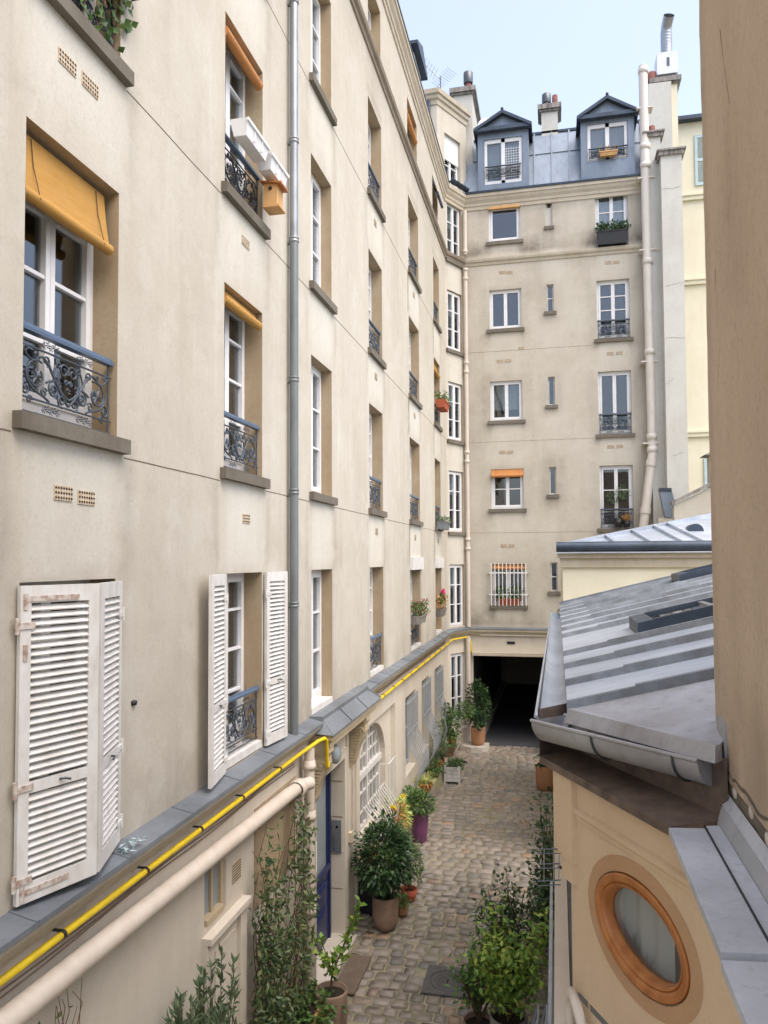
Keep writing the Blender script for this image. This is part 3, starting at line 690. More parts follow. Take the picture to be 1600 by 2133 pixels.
aw.fbox(LEFT, ul, ul+.07, n0, n1, c, spr); aw.fbox(LEFT, ur-.07, ur, n0, n1, c, spr); aw.fbox(LEFT, ul, ur, n0+.005, n1+.04, spr-.09, spr+.02); aw.fbox(LEFT, ul, ur, n0+.002, n1-.002, c, c+.08)
aw.fbox(LEFT, u_-.05, u_+.05, n0, n1+.01, c, d-.04)
for k in range(1, 8):
    if k == 4: continue
    u = ul+(ur-ul)*k/8; aw.fbox(LEFT, u-.016, u+.016, n0+.01, n1-.01, c+.08, archz(u)-.02)
for zz in (1.25, 1.60, 2.25, 2.50):
    hw = ra*math.sqrt(max(0, 1-((zz-spr)/(d-spr))**2)) if zz > spr else ra
    aw.fbox(LEFT, u_-hw+.02, u_+hw-.02, n0+.012, n1-.012, zz-.016, zz+.016)
aw = aw.build('arched_window', 'white_old', LB)
gp = MB(); gp.poly([LEFT.P(u, n0+.025, zz) for u, zz in pts]+[LEFT.P(ur, n0+.025, c), LEFT.P(ul, n0+.025, c)]); gp.build('pane', 'glass', aw)
cu = MB(); k = 40; vs = []
for i in range(k+1):
    u = ul+(ur-ul)*i/k; n = n0-.12+.03*math.sin(i*1.9); vs += [LEFT.P(u, n, c), LEFT.P(u, n, d)]
cu.add(vs, [(2*i, 2*i+2, 2*i+3, 2*i+1) for i in range(k)], True); cu.build('curtain', 'curtain_g', aw)
MB().box(-4.6, -4.5, e0, e1, 0, 3).build('room_interior', 'room', aw)
# bellied white grille over the lower half of the arched window
gl = MB(); 
for i in range(13):
    u = 12.95+1.55*i/12; pts2 = []
    for t in range(15):
        f = t/14; zz = 1.62-1.28*f; bel = .30*math.sin(min(1, f*1.15)*math.pi)**1.2 if f < .87 else 0
        pts2.append(LEFT.P(u, .02+bel, zz))
    gl.tube(pts2, .011, 6)
for zz, bel in ((1.58, .0), (1.1, .26), (.62, .24)): gl.fbox(LEFT, 12.93, 14.52, .015+bel, .03+bel, zz-.012, zz+.012)
for i in range(6): gl.tube([LEFT.P(14.55+.13*i, .12, 1.95), LEFT.P(14.55+.13*i, .12, 1.1)], .010, 6)
for zz in (1.95, 1.1): gl.tube([LEFT.P(14.5, -.05, zz), LEFT.P(14.5, .12, zz), LEFT.P(15.25, .12, zz), LEFT.P(15.25, -.05, zz)], .010, 6)
gl.build('window_grille', 'white_old', LB)

# blue entrance door deep in its opening
dr = MB(); a, b, c, d = DOORH; n0, n1 = -.25, -.19
dr.fbox(LEFT, a, a+.09, n0, n1, c, d); dr.fbox(LEFT, b-.20, b, n0, n1, c, d); dr.fbox(LEFT, a+.09, b-.20, n0, n1, d-.12, d); dr.fbox(LEFT, a+.09, b-.20, n0, n1, c, c+1.05)
for z0, z1 in ((.22, .62), (.70, 1.0)): dr.fbox(LEFT, a+.20, b-.32, n1, n1+.02, z0, z1); dr.fbox(LEFT, a+.25, b-.37, n1+.02, n1+.032, z0+.05, z1-.05)
dr.fbox(LEFT, a+.03, a+.06, n1, n1+.03, c, d); dr.fbox(LEFT, b-.17, b-.11, n1, n1+.03, c, d); dr.fbox(LEFT, a, b-.11, n1+.001, n1+.035, 1.12, 1.20)
dr = dr.build('entrance_door', 'blue_door', LB)
MB().fbox(LEFT, a+.09, b-.20, -.225, -.218, 1.17, d-.12).build('pane', 'frost', dr)
hd = MB(); hd.tube([LEFT.P(a+.30, n1+.04, 1.02), LEFT.P(a+.30, n1+.09, 1.02), LEFT.P(a+.52, n1+.09, 1.04), LEFT.P(a+.52, n1+.04, 1.04)], .014, 8); hd.build('handle', 'steel', dr)
MB().box(-3.55, -3.08, a-.02, b+.02, .0, .065).build('door_step', 'stone_w', LB)
fm = MB(); fm.fbox(LEFT, a-.13, a, 0, .035, .02, d+.14); fm.fbox(LEFT, b, b+.13, 0, .035, .02, d+.14); fm.fbox(LEFT, a, b, 0, .035, d, d+.14)
fm.fbox(LEFT, b+.17, b+.21, 0, .03, .02, 3.3); fm.build('door_surround', 'wall_low', LB)
for zz in (.75, 1.3, 1.85, 2.4): MB().box(-3.49, -3.305, b-.006, b-.0015, zz, zz+.006).build('stone_joint', 'joint', LB)
# hipped zinc canopy on scrolled consoles
CA, CB_ = 9.95, 12.76; cn = MB()
pr = [(-3.3, CA+.1, 3.76), (-3.06, CA+.1, 3.70), (-2.62, CA-.05, 3.50), (-2.62, CB_+.05, 3.50), (-3.06, CB_-.1, 3.70), (-3.3, CB_-.1, 3.76)]
pans = [(CA+.16, CA+.95), (CA+.95, CA+1.9), (CA+1.9, CB_-.16)]
for i, (p0, p1) in enumerate(pans):
    m = MB(); xa, za, xb, zb = -3.12, 3.69, -2.93, 3.52
    f0, f1 = (CA-.02 if i == 0 else p0), (CB_+.02 if i == 2 else p1-.012)
    m.hexa([(xa, p0, za-.03), (xb, f0, zb-.03), (xb, f1, zb-.03), (xa, p1-.012, za-.03), (xa, p0, za), (xb, f0, zb), (xb, f1, zb), (xa, p1-.012, za)])
    m.bar((xa, p1-.006, za+.008), (xb, f1+.006, zb+.008), .022, .03); m.build('canopy_sheet', 'zinc_ledge', LB)
m = MB(); m.poly([(-3.12, CA+.16, 3.688), (-3.16, CA-.03, 3.53), (-2.93, CA-.03, 3.518)]); m.poly([(-3.12, CB_-.16, 3.688), (-3.16, CB_+.03, 3.53), (-2.93, CB_+.03, 3.518)]); m.build('canopy_hip', 'zinc_ledge', LB)
MB().box(-3.3, -3.11, CA+.10, CB_-.10, 3.66, 3.735).build('canopy_top', 'zinc_ledge', LB)
m = MB(); m.box(-3.3, -2.95, CA+.01, CB_-.01, 3.44, 3.505); m.box(-3.3, -2.99, CA+.05, CB_-.05, 3.34, 3.44); m.build('canopy_soffit', 'cream_stone', LB)
def console(y0):
    m = MB(); prof = [(0, 3.34), (.29, 3.34), (.30, 3.26), (.26, 3.20), (.27, 3.10), (.235, 2.98), (.16, 2.86), (.12, 2.74), (.10, 2.64), (.04, 2.54), (0, 2.52)]
    m.prism([(-3.3+x, y0, zz) for x, zz in prof], (0, .24, 0)); c0 = m.build('console', 'cream_stone', LB)
    for i in range(12):
        t = i/11; zz = 3.13-.50*t; wx = .20-.14*t
        MB().box(-3.27, -3.27+wx, y0-.02, y0-.001, zz, zz+.026).build('flute', 'cream_stone', c0)
    MB().tube([(-3.3+.17+p[0], y0-.012, 3.10+p[1]) for p in spiral((0, 0), .075, .015, 0, 1.6, 26)], .011, 6).build('scroll', 'cream_stone', c0)
    for i in range(6): MB().box(-3.27+.042*i, -3.248+.042*i, y0-.025, y0-.001, 3.24, 3.29).build('dentil', 'cream_stone', c0)
console(9.99); console(12.10)
MB().fbox(LEFT, 9.78, 10.10, 0, .07, .02, 2.62).build('weathered_pilaster', 'stone_g', LB)
MB().fbox(LEFT, 12.42, 12.50, 0, .04, .02, 3.3).build('pilaster_strip', 'wall_low', LB)

# ---- bay that turns to the back wing
holesB = []; BW = []
for r, (y0, y1, xa, xb) in enumerate([(1176, 1302, 935, 962), (979, 1107, 931, 960), (792, 914, 929, 959), (600, 724, 928, 957), (415, 535, 926, 955)]):
    ua = pix(BAY, xa, (y0+y1)/2)[0]; ub = pix(BAY, xb, (y0+y1)/2)[0]; za = pix(BAY, xa, y1)[1]; zb = pix(BAY, xa, y0)[1]
    if r == 0: za = 3.75
    BW.append((.12, .92, za, zb))
holesB = [h for h in BW]
BG = (.14, .90, .75, 2.92)
def dirtB(u, zz): return .3*max(0, ndirt(u+30, zz, 1))-(.5 if .12 < u < .92 and zz > 4 else 0)
wall(BAY, 0, BAYL, 3.62, 17.5, holesB, .1, .25, dirtB).build('bay_wall', 'wall', LB); reveals(BAY, holesB, .1).build('bay_reveals', 'reveal', LB)
wall(BAY, 0, BAYL, 0, 3.62, [BG], .1, .25, dirtG).build('bay_ground_floor', 'wall_low', LB); reveals(BAY, [BG], .1).build('bay_reveals', 'wall_low', LB)
for h in BW: window(LB, BAY, h[0], h[1], h[2], h[3], .07, 2, (.35, .68), ('curtain', .62), fw=.05, sill=.07 if h[2] > 4 else None)
window(LB, BAY, BG[0], BG[1], BG[2], BG[3], .07, 2, (.35, .68), ('curtain', .62), fw=.06)
MB().fbox(BAY, -.6, BAYL-.1, 0, .22, 0, .62).build('plinth', 'wall_low', LB)
# attic storey above the bay, set back behind the gutter
_d = ray(911, 330); _t = 23.55/_d.y; AT = Fr(_d.x*_t, 23.55, .50, .95); ATL = pix(AT, 971, 330)[0]
zt_ = pix(AT, 913, 205)[1]; wa, wb = pix(AT, 926, 320)[0], pix(AT, 959, 320)[0]; aw_ = (wa, wb, 17.95, pix(AT, 926, 275)[1])
wall(AT, 0, ATL, 17.6, zt_, [aw_], .12, .3, None).build('attic_wall', 'wall', LB); reveals(AT, [aw_], .16).build('attic_reveals', 'wall_back', LB)
p0 = AT.P(0, 0, 0); p1 = AT.P(ATL, 0, 0)
MB().poly([(p0.x-1.5, p0.y+.05, 17.6), (p0.x, p0.y, 17.6), (p0.x, p0.y, zt_), (p0.x-1.5, p0.y+.05, zt_)]).build('attic_side', 'wall', LB)
MB().poly([(p1.x, p1.y, 17.6), (p1.x-.8, p1.y+1.2, 17.6), (p1.x-.8, p1.y+1.2, zt_), (p1.x, p1.y, zt_)]).build('attic_side', 'wall', LB)
ap = [(p0.x-1.5, p0.y+.05), (p0.x, p0.y), (p1.x, p1.y), (p1.x-.8, p1.y+1.2)]
sweep(ap, [(0, zt_-.25), (.03, zt_-.23), (.04, zt_-.10), (.09, zt_-.05), (.10, zt_+.05), (.15, zt_+.08), (.16, zt_+.22), (0, zt_+.24)]).build('attic_cornice', 'cornice', LB)
MB().poly([(p0.x-1.5, p0.y+.05, zt_+.23), (p0.x, p0.y, zt_+.23), (p1.x, p1.y, zt_+.23), (p1.x-.8, p1.y+1.2, zt_+.23)]).build('attic_roof', 'zinc_dark', LB)
window(LB, AT, aw_[0], aw_[1], aw_[2], aw_[3], .13, 2, (.4,), None, fw=.05)
MB().fbox(AT, aw_[0]+.01, aw_[1]-.01, -.125, -.08, aw_[2]+(aw_[3]-aw_[2])*.5, aw_[3]).build('roller_blind', 'blind_white', LB)
gm = MB(); gp_ = [BAY.P(u, .16, 17.80) for u in (0.05, BAYL-.05)]
for i in range(7):
    a0 = math.pi*i/6; a1 = math.pi*(i+1)/6
    if i < 6:
        o0 = BAY.n*(-.10*math.cos(a0))+Vector((0, 0, -.10*math.sin(a0)+.12)); o1 = BAY.n*(-.10*math.cos(a1))+Vector((0, 0, -.10*math.sin(a1)+.12))
        gm.poly([gp_[0]+o0, gp_[1]+o0, gp_[1]+o1, gp_[0]+o1])
for i in range(6):
    t = gp_[0]+(gp_[1]-gp_[0])*(i/5); gm.tube([t+BAY.n*.105+Vector((0, 0, .13)), t+BAY.n*.08+Vector((0, 0, .03)), t-BAY.n*.0+Vector((0, 0, .01))], .012, 5)
gm.build('gutter', 'zinc_dark', LB)
tag(MB().tube([(p0.x-.25, p0.y-.05, 17.7), (p0.x-.25, p0.y-.05, zt_-.1)], .05, 10).build('downpipe', 'zinc_dark'), 'short dark zinc downpipe on the attic block above the cornice', 'pipe')

# =================================================================== BACK WING
BB = thing('apartment_building', 'beige plaster back wing with slit windows, zinc mansard and dark carriage passage', 'building', (0, 24.7, 0))
A1 = [(z(-1.44), z(-.14)), (z(1.62), z(2.89)), (z(4.45), z(5.73)), (z(7.42), z(8.71)), (z(10.29), z(11.48))]
S1 = [(z(-1.0), z(-.10)), (z(2.04), z(2.91)), (z(4.88), z(5.78)), (z(7.88), z(8.75)), (z(10.63), z(11.55))]
C1 = [(z(.95), z(2.90)), (z(3.88), z(5.85)), (z(6.88), z(8.74)), (z(9.79), z(11.56))]
PASS = (-2.62, .10, 0, z(-2.98))
hA = [(-1.99, -.97, s, t) for s, t in A1]; hS = [(-.17, .04, s, t) for s, t in S1]; hC = [(1.36, 2.35, s, t) for s, t in C1]
def dirtK(u, zz):
    d = .35*max(0, ndirt(u+50, zz, .9))
    for a, b, s, t in hA+hC+hS:
        if s-1.5 < zz < s-.1 and a-.02 < u < b+.02: d -= .55*(1-(s-zz)/1.5)
        for e in (a-.08, b+.08):
            if abs(u-e) < .09 and s-.9 < zz < s-.05: d += .8*(1-(s-zz)/.9)
        if a-.25 < u < b+.25 and s-.25 < zz < t+.2: d += .12
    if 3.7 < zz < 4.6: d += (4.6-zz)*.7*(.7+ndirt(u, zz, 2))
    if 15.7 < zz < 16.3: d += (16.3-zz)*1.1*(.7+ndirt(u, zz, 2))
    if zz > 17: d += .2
    return d
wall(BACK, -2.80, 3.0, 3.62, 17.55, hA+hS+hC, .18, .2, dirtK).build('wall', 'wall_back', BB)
reveals(BACK, hA+hS+hC, .16).build('window_reveals', 'wall_back', BB)
wall(BACK, -2.80, 3.0, 0, 3.62, [PASS], .4, .3, dirtG).build('ground_floor_wall', 'wall_low', BB)
sweep(PATH, STR, 2, 3).build('string_course', 'cornice', BB); sweep(PATH, COR, 2, 3).build('cornice', 'cornice', BB)
sweep(PATH, [(-.02, 17.735), (.20, 17.722), (.21, 17.78), (.16, 17.81), (-.02, 17.82)], 2, 3).build('zinc_edge', 'zinc_dark', BB)
sweep(PATH, [(0, 3.712), (.15, 3.672), (.154, 3.64), (0, 3.66)], 2, 3).build('zinc_sheet', 'zinc_ledge', BB)
sweep(PATH, [(0, 3.66), (.135, 3.65), (.135, 3.57), (.10, 3.55), (.05, 3.46), (0, 3.44)], 2, 3).build('ledge_moulding', 'cornice', BB)
for i, h in enumerate(hA):
    a, b, s, t = h
    cur = [('curtain_g', .05), None, ('curtain_g', .3), None, None][i]
    window(BB, BACK, a, b, s, t, .10, 1 if i == 4 else 2, () if i in (2, 3, 4) else ((.5,) if i == 1 else ()), cur, fw=.07 if i == 4 else .055, sill=.07)
for i, h in enumerate(hS):
    a, b, s, t = h
    if i == 4: MB().fbox(BACK, a, b, -.16, -.08, s, t).build('blocked_window', 'white_flue', BB); MB().fbox(BACK, a-.05, b+.05, -.10, .05, s-.10, s-.003).build('window_sill', 'sill', BB); MB().fbox(BACK, a+.05, b-.05, -.08, -.07, t-.28, t-.16).build('vent_grille', 'vent_hole', BB)
    else: window(BB, BACK, a, b, s, t, .10, 1, (.5,) if i in (0, 3) else (), None, fw=.016, st=.018, mat='white_old', sill=.05)
for i, h in enumerate(hC):
    a, b, s, t = h
    window(BB, BACK, a, b, s, t, .12, 2, [(.25, .62), (.12,), (.22, .5, .75), (.35, .66)][i], [None, None, None, ('curtain', .02)][i], fw=.065, sill=.07 if i < 3 else None)
    if i < 3: guard(BB, BACK, a+.01, b-.01, s+.01, -.04, .58 if i != 1 else .62, rail='iron')
for zz, x0 in ((12.55, -2.75), (9.62, -2.75), (6.7, -2.75)): MB().fbox(BACK, x0, 1.2, -.003, .002, zz, zz+.008).build('plaster_joint', 'joint', BB)
# white bars before the first-floor window
gb = MB(); a, b, s, t = hA[0]
for i in range(10): gb.tube([BACK.P(a-.03+(b-a+.06)*i/9, .10, s-.02), BACK.P(a-.03+(b-a+.06)*i/9, .10, t+.03)], .014, 6)
for zz in (s+.33, t-.28): gb.fbox(BACK, a-.13, b+.13, .085, .10, zz-.02, zz+.02)
for zz in (s+.33, t-.28):
    for u in (a-.11, b+.11): gb.fbox(BACK, u-.015, u+.015, 0, .10, zz-.015, zz+.015)
gb.build('window_grille', 'white', BB)
# carriage passage: side walls, ceiling, floor kerb, dark beyond
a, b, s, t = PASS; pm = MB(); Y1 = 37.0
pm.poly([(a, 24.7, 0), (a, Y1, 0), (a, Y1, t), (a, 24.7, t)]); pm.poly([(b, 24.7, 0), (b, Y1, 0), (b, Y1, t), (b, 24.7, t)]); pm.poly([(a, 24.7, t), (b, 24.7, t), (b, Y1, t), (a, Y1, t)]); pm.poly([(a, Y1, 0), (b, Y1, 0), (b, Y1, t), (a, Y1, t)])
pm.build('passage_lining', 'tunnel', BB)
MB().box(a-.02, b+.02, 24.55, 24.72, t-.06, t+.04).build('passage_lintel', 'cornice', BB)
structure(MB().box(-2.35, .1, 24.6, 36.9, -.03, .012).build('passage_floor', 'asphalt')); structure(MB().box(-2.62, -2.36, 24.3, 36.9, -.03, .13).build('passage_kerb', 'stone_w'))
MB().fbox(BACK, -1.55, -1.30, 0, .02, 3.18, 3.26).build('name_plaque', 'iron_dark', BB)
MB().fbox(BACK, -2.40, .10, .0, .06, 3.44, 3.55).build('cable_duct', 'pipe_white', BB)
# zinc mansard with standing seams, ridge
ry = 25.65; rz = pix(BACK, 1160, 274, -.95)[1]; rl = 17.8+(rz-17.8)*.6
MB().poly([(-2.9, 24.72, 17.80), (3.0, 24.72, 17.80), (3.0, ry, rz), (-2.9, ry, rz)]).build('mansard_roof', 'zinc_blue', BB)
for i in range(11):
    x = -2.75+.56*i; MB().bar((x, 24.70, 17.81), (x, ry-.02, rz), .04, .05, (0, -1, 0)).build('standing_seam', 'zinc_blue', BB)
MB().bar((-2.9, ry, rz), (3.0, ry, rz), .10, .08).build('ridge', 'zinc_dark', BB)
MB().bar((-2.9, 25.26, rl), (3.0, 25.26, rl), .012, .02).build('sheet_lap', 'zinc_dark', BB)
MB().poly([(-2.9, ry, rz), (3.0, ry, rz), (3.0, 29, rz+.2), (-2.9, 29, rz+.2)]).build('roof_top', 'zinc_blue', BB)
MB().box(-8.9, 5.0, 36.9, 37.1, 0, 17).build('rear_wall', 'wall_back', BB)
def dormer(x0, x1, zb, ze, za, wz0, wz1, label):
    fr = Fr(0, 24.66, 1, 0); d = MB(); fw = .20
    d.fbox(fr, x0, x0+fw, -.9, 0, zb, ze); d.fbox(fr, x1-fw, x1, -.9, 0, zb, ze); d.fbox(fr, x0+fw, x1-fw, -.2, 0, zb, wz0); d.fbox(fr, x0+fw, x1-fw, -.9, 0, wz1, ze)
    d = d.build('dormer', 'zinc_dark' if 0 else 'zinc_blue', BB, label=label); xm = (x0+x1)/2; o = .12
    g = MB(); g.prism([(x0-o+.06, 24.60, ze), (x1+o-.06, 24.60, ze), (xm, 24.60, za-.06)], (0, .9, 0)); g.build('gable', 'zinc_blue', d)
    rf = MB()
    for s, xe in ((-1, x0-o), (1, x1+o)):
        rf.hexa([(xe, 24.42, ze-.10), (xm, 24.42, za-.09), (xm, 26.2, za-.09), (xe, 26.2, ze-.10), (xe, 24.42, ze+.0), (xm, 24.42, za+.02), (xm, 26.2, za+.02), (xe, 26.2, ze+.0)])
    rf.box(x0-o+.02, x1+o-.02, 24.46, 24.64, ze-.09, ze+.03); rf.sphere((xm, 24.44, za+.05), .05); rf.build('gable_roof', 'zinc_dark', d)
    window(d, fr, x0+fw, x1-fw, wz0, wz1, .04, 2, (), ('curtain_g', .1), fw=.06) if 0 else None
    # window (part of the dormer, panes joined)
    m = MB(); a, b = x0+fw+.01, x1-fw-.01
    for u0, u1, p, q in ((a, a+.09, wz0, wz1), (b-.09, b, wz0, wz1), ((a+b)/2-.06, (a+b)/2+.06, wz0, wz1)): m.fbox(fr, u0, u1, -.12, -.05, p, q)
    for p, q in ((wz0, wz0+.12), (wz1-.12, wz1)): m.fbox(fr, a+.09, b-.09, -.12, -.05, p, q)
    m.build('window', 'white', d); MB().fbox(fr, a, b, -.10, -.094, wz0, wz1).build('pane', 'glass', d)
    MB().fbox(fr, a, b, -.30, -.22, wz0, wz1).build('curtain', 'curtain_g', d)
    return d
DZ = lambda x, y: pix(BACK, x, y)[1]
dormer(-2.31, -.68, 17.80, DZ(1052, 270), DZ(1052, 238), DZ(1052, 382), DZ(1052, 288), 'zinc dormer with lattice pane beside the bay block')
dormer(.95, 2.58, 17.80, DZ(1270, 243), DZ(1270, 208), DZ(1270, 333), DZ(1270, 256), 'zinc dormer with wooden planter before its window')
fr = Fr(0, 24.66, 1, 0)
guard(BB, fr, -2.08, -.92, DZ(1052, 370), .03, .38, True, 'iron'); guard(BB, fr, 1.18, 2.36, DZ(1270, 333), .03, .38, True, 'iron')
lz_ = DZ(1052, 368)
lt = MB()
for i in range(6): lt.fbox(fr, -1.40+.08*i, -1.39+.08*i, -.09, -.085, lz_, lz_+1.0)
for i in range(12): lt.fbox(fr, -1.43, -.96, -.09, -.084, lz_+.085*i, lz_+.01+.085*i)
lt.build('lattice', 'white', BB)

# vent grilles on the walls (each a small cast plate with holes)
def vent(b, fr, u, zz, wd=.20, ht=.10, mat='vent'):
    v = MB().fbox(fr, u, u+wd, 0, .008, zz, zz+ht).build('vent_grille', mat, b)
    m = MB(); nx, nz = max(3, int(wd/.026)), max(2, int(ht/.026))
    for i in range(nx):
        for j in range(nz):
            cu, cz = u+wd*(i+.5)/nx, zz+ht*(j+.5)/nz; e = .0122
            m.add([fr.P(cu-e, .0095, cz), fr.P(cu, .0095, cz-e), fr.P(cu+e, .0095, cz), fr.P(cu, .0095, cz+e)], [(0, 1, 2, 3)])
    m.build('vent_holes', 'vent_hole', v)
for u, zz in ((4.555, 6.27), (4.82, 6.26), (4.54, 9.30), (4.81, 9.30)): vent(LB, LEFT, u, zz)
for u, zz in ((7.75, 6.26), (7.71, 9.31)): vent(LB, LEFT, u, zz, .20, .10)
for zz in (6.33, 9.28, 12.25): vent(LB, LEFT, 14.0, zz, .2, .12)
for zz in (6.33, 9.28, 12.25): vent(LB, LEFT, 18.1, zz, .2, .12)
for zz in (6.33,): vent(LB, LEFT, 21.8, zz, .2, .12)
vent(LB, LEFT, 7.50, 2.52, .22, .2)
for x, y in ((1040, 568), (1055, 568), (1035, 753), (1052, 752), (1040, 942), (1056, 942), (1043, 1137), (1059, 1137), (1260, 548), (1277, 547), (1264, 737), (1283, 736), (1265, 931), (1284, 930), (1080, 726)):
    u, zz = pix(BACK, x, y); vent(BB, BACK, u, zz-.05, .20, .10)

# =================================================================== CHIMNEYS, FLUES AND THE YELLOW HOUSE BEHIND
def chimney(name, label, x0, x1, y0, y1, z0, z1, pots, mat='white_flue', cap='stone_g'):
    t = thing(name, label, 'chimney', ((x0+x1)/2, (y0+y1)/2, z0))
    MB().box(x0, x1, y0, y1, z0, z1).build('stack', mat, t)
    m = MB(); m.box(x0-.12, x1+.12, y0-.12, y1+.12, z1, z1+.16); m.box(x0-.06, x1+.06, y0-.06, y1+.06, z1-.07, z1); m.build('cap', cap, t)
    for (px, py, r, h, pm, hood) in pots:
        MB().lathe((px, py, z1+.16), [(r*1.05, 0), (r, .05), (r*.9, h), (r*.75, h), (r*.75, 0)], 14).build('chimney_pot', pm, t)
        if hood: MB().lathe((px, py, z1+.16+h), [(r*1.15, -.08), (r*1.25, -.05), (r*1.25, hood), (r*1.1, hood+.02), (0, hood+.03)], 14).build('cowl', 'steel_dark', t)
    return t
u0 = pix(BACK, 1128, 250, -1.0); u1 = pix(BACK, 1162, 250, -1.0); zt = pix(BACK, 1145, 232, -1.0)[1]
chimney('chimney', 'small white chimney between the two dormers with two short pots', u0[0], u1[0], 25.6, 26.3, z(13.9), zt, [(u0[0]+.17, 25.85, .12, .28, 'pipe_galv', .22), (u0[0]+.45, 25.95, .10, .5, 'pot_flue', 0)])
CH = (-3.05, -2.50); zt = pix(BACK, 980, 186, -.4)[1]
chimney('chimney', 'tall white chimney rising behind the angled attic block with one red pot', CH[0]-.12, CH[1]-.03, 25.25, 27.4, z(11.9), zt, [(-2.72, 25.8, .13, .55, 'pot_flue', .3)], cap='stone_g')
MB_ = thing('satellite_dish', 'pale satellite dish half hidden behind the first dormer', 'dish', (-1.95, 26.3, z(14.4)))
m = MB(); dc = Vector((-2.0, 26.2, z(14.95)))
m.lathe((0, 0, 0), [(0.001, .12), (.18, .10), (.36, .03), (.46, -.03)], 24); mt = Matrix.Rotation(R(75), 4, 'X') @ Matrix.Rotation(R(20), 4, 'Y')
m.v = [tuple(mt @ Vector(p)+dc) for p in m.v]; m.build('reflector', 'box_white', MB_); MB().tube([dc+Vector((0, .15, 0)), dc+Vector((0, .2, -.3)), dc+Vector((0, .2, -1.2))], .03).build('mast', 'steel', MB_)
# television aerial
ae = thing('television_aerial', 'thin rake television aerial on the attic block roof', 'aerial', (p0.x+.05, p0.y+.5, zt_+.23))
m = MB(); c = Vector((p0.x+.05, p0.y+.5, zt_+.23)); m.tube([c, c+V3(0, 0, .75)], .018); m.build('mast', 'steel_dark', ae)
m = MB(); p = c+V3(0, 0, .65); q2 = p+V3(-.85, -.1, .95); m.tube([p, q2], .014)
for i in range(9):
    e = p+(q2-p)*(.2+.8*i/8); m.tube([e+V3(-.10, .12, -.09), e+V3(.10, -.12, .09)], .006, 5)
for i in range(5):
    for s in (1, -1): e = p+V3(.05, 0, 0)+V3(.10, .02, .10)*i*s*.6; m.tube([e+V3(-.05, -.25, .0), e+V3(.2, .25, .05)], .006, 5)
m.tube([p+V3(-.3, -.1, -.55), p+V3(-.05, 0, -.15)], .012); m.build('elements', 'steel', ae)

# big white soil pipe up the corner of the back wing
sp = thing('soil_pipe', 'thick white soil pipe with collars and an offset foot climbing above the roof', 'pipe', (2.88, 24.4, z(1.0)))
xa = 2.80; pts = [V3(2.84, 24.40, z(15.25)), V3(2.86, 24.40, z(9)), V3(2.90, 24.40, z(3.45)), V3(2.90, 24.38, z(3.2)), V3(2.62, 24.36, z(1.15)), V3(2.58, 24.36, z(.9)), V3(2.56, 24.36, z(.3))]
MB().tube(pts, .135, 16).build('pipe', 'pipe_white', sp)
for zz in (15.1, 12.7, 12.1, 9.1, 6.3, 3.7, 3.3): MB().lathe((2.85+.05*(15-zz)/12, 24.40, z(zz)), [(.137, -.09), (.16, -.085), (.16, .085), (.137, .09)], 16).build('collar', 'pipe_white', sp)
for t in (.15, .85):
    pc = pts[3]+(pts[4]-pts[3])*t; MB().tube([pc+(pts[3]-pts[4]).normalized()*.09, pc-(pts[3]-pts[4]).normalized()*.09], .158, 16).build('collar', 'pipe_white', sp)
for zz in (11.7, 9.45, 6.0, 3.5, 13.9): MB().box(2.62, 3.1, 24.30, 24.68, z(zz)-.02, z(zz)+.02).build('bracket', 'pipe_white', sp)
# thin cream downpipe in the inner corner
dp = thing('downpipe', 'slim cream downpipe in the corner beside the bay windows', 'pipe', (-2.75, 24.55, 3.7))
MB().tube([(-2.74, 24.55, 17.2), (-2.74, 24.55, 15.75)], .065, 12).build('pipe', 'pipe_cream', dp); MB().tube([(-2.74, 24.55, 15.30), (-2.74, 24.55, 3.72)], .065, 12).build('pipe', 'pipe_cream', dp)
for zz in (15.25, 14.95, 12.2, 11.9, 9.3, 9.0, 6.5, 6.2, 15.85): MB().lathe((-2.74, 24.55, zz), [(.066, -.05), (.085, -.045), (.085, .045), (.066, .05)], 12).build('collar', 'pipe_cream', dp)
dp = thing('downpipe', 'cream downpipe of the ground floor between the bay window and the passage', 'pipe', (-2.76, 24.52, 0))
MB().tube([(-2.76, 24.50, 3.42), (-2.76, 24.50, .1)], .075, 12).build('pipe', 'pipe_cream', dp); MB().lathe((-2.76, 24.50, 1.0), [(.076, -.05), (.1, -.04), (.1, .04), (.076, .05)], 12).build('collar', 'pipe_cream', dp)

# plastered flue shafts right of the soil pipe
def shaft(x0, x1, ytop, Y, dep, zb, label, mat='white_flue', cap=True):
    fr = Fr(0, Y, 1, 0); a = pix(fr, x0, 700)[0]; b = pix(fr, x1, 700)[0]; zt = pix(fr, (x0+x1)/2, ytop)[1]
    t = thing('flue_shaft', label, 'flue', ((a+b)/2, Y+dep/2, zb)); MB().box(a, b, Y, Y+dep, zb, zt).build('shaft', mat, t)
    if cap: m = MB(); m.box(a-.07, b+.07, Y-.07, Y+dep+.05, zt, zt+.12); m.box(a-.12, b+.12, Y-.12, Y+dep+.08, zt+.12, zt+.17); m.build('cap', 'stone_g', t)
    return t, a, b, zt
t, a, b, zt = shaft(1354, 1384, 285, 24.35, .5, 4.0, 'greyish plastered flue shaft hard against the soil pipe'); MB().lathe((a+.2, 24.6, zt+.17), [(.11, 0), (.10, .3), (.07, .3), (.07, 0)], 12).build('chimney_pot', 'pot_flue', t)
for zz in (14.2,): MB().box(a-.02, b+.02, 24.33, 24.86, z(9.4), z(9.52)).build('band', 'stone_w', t)
t, a, b, zt = shaft(1384, 1428, 322, 23.9, .6, 4.0, 'broad cracked white flue shaft with a slab cap')
ck = MB(); rng = random.Random(5)
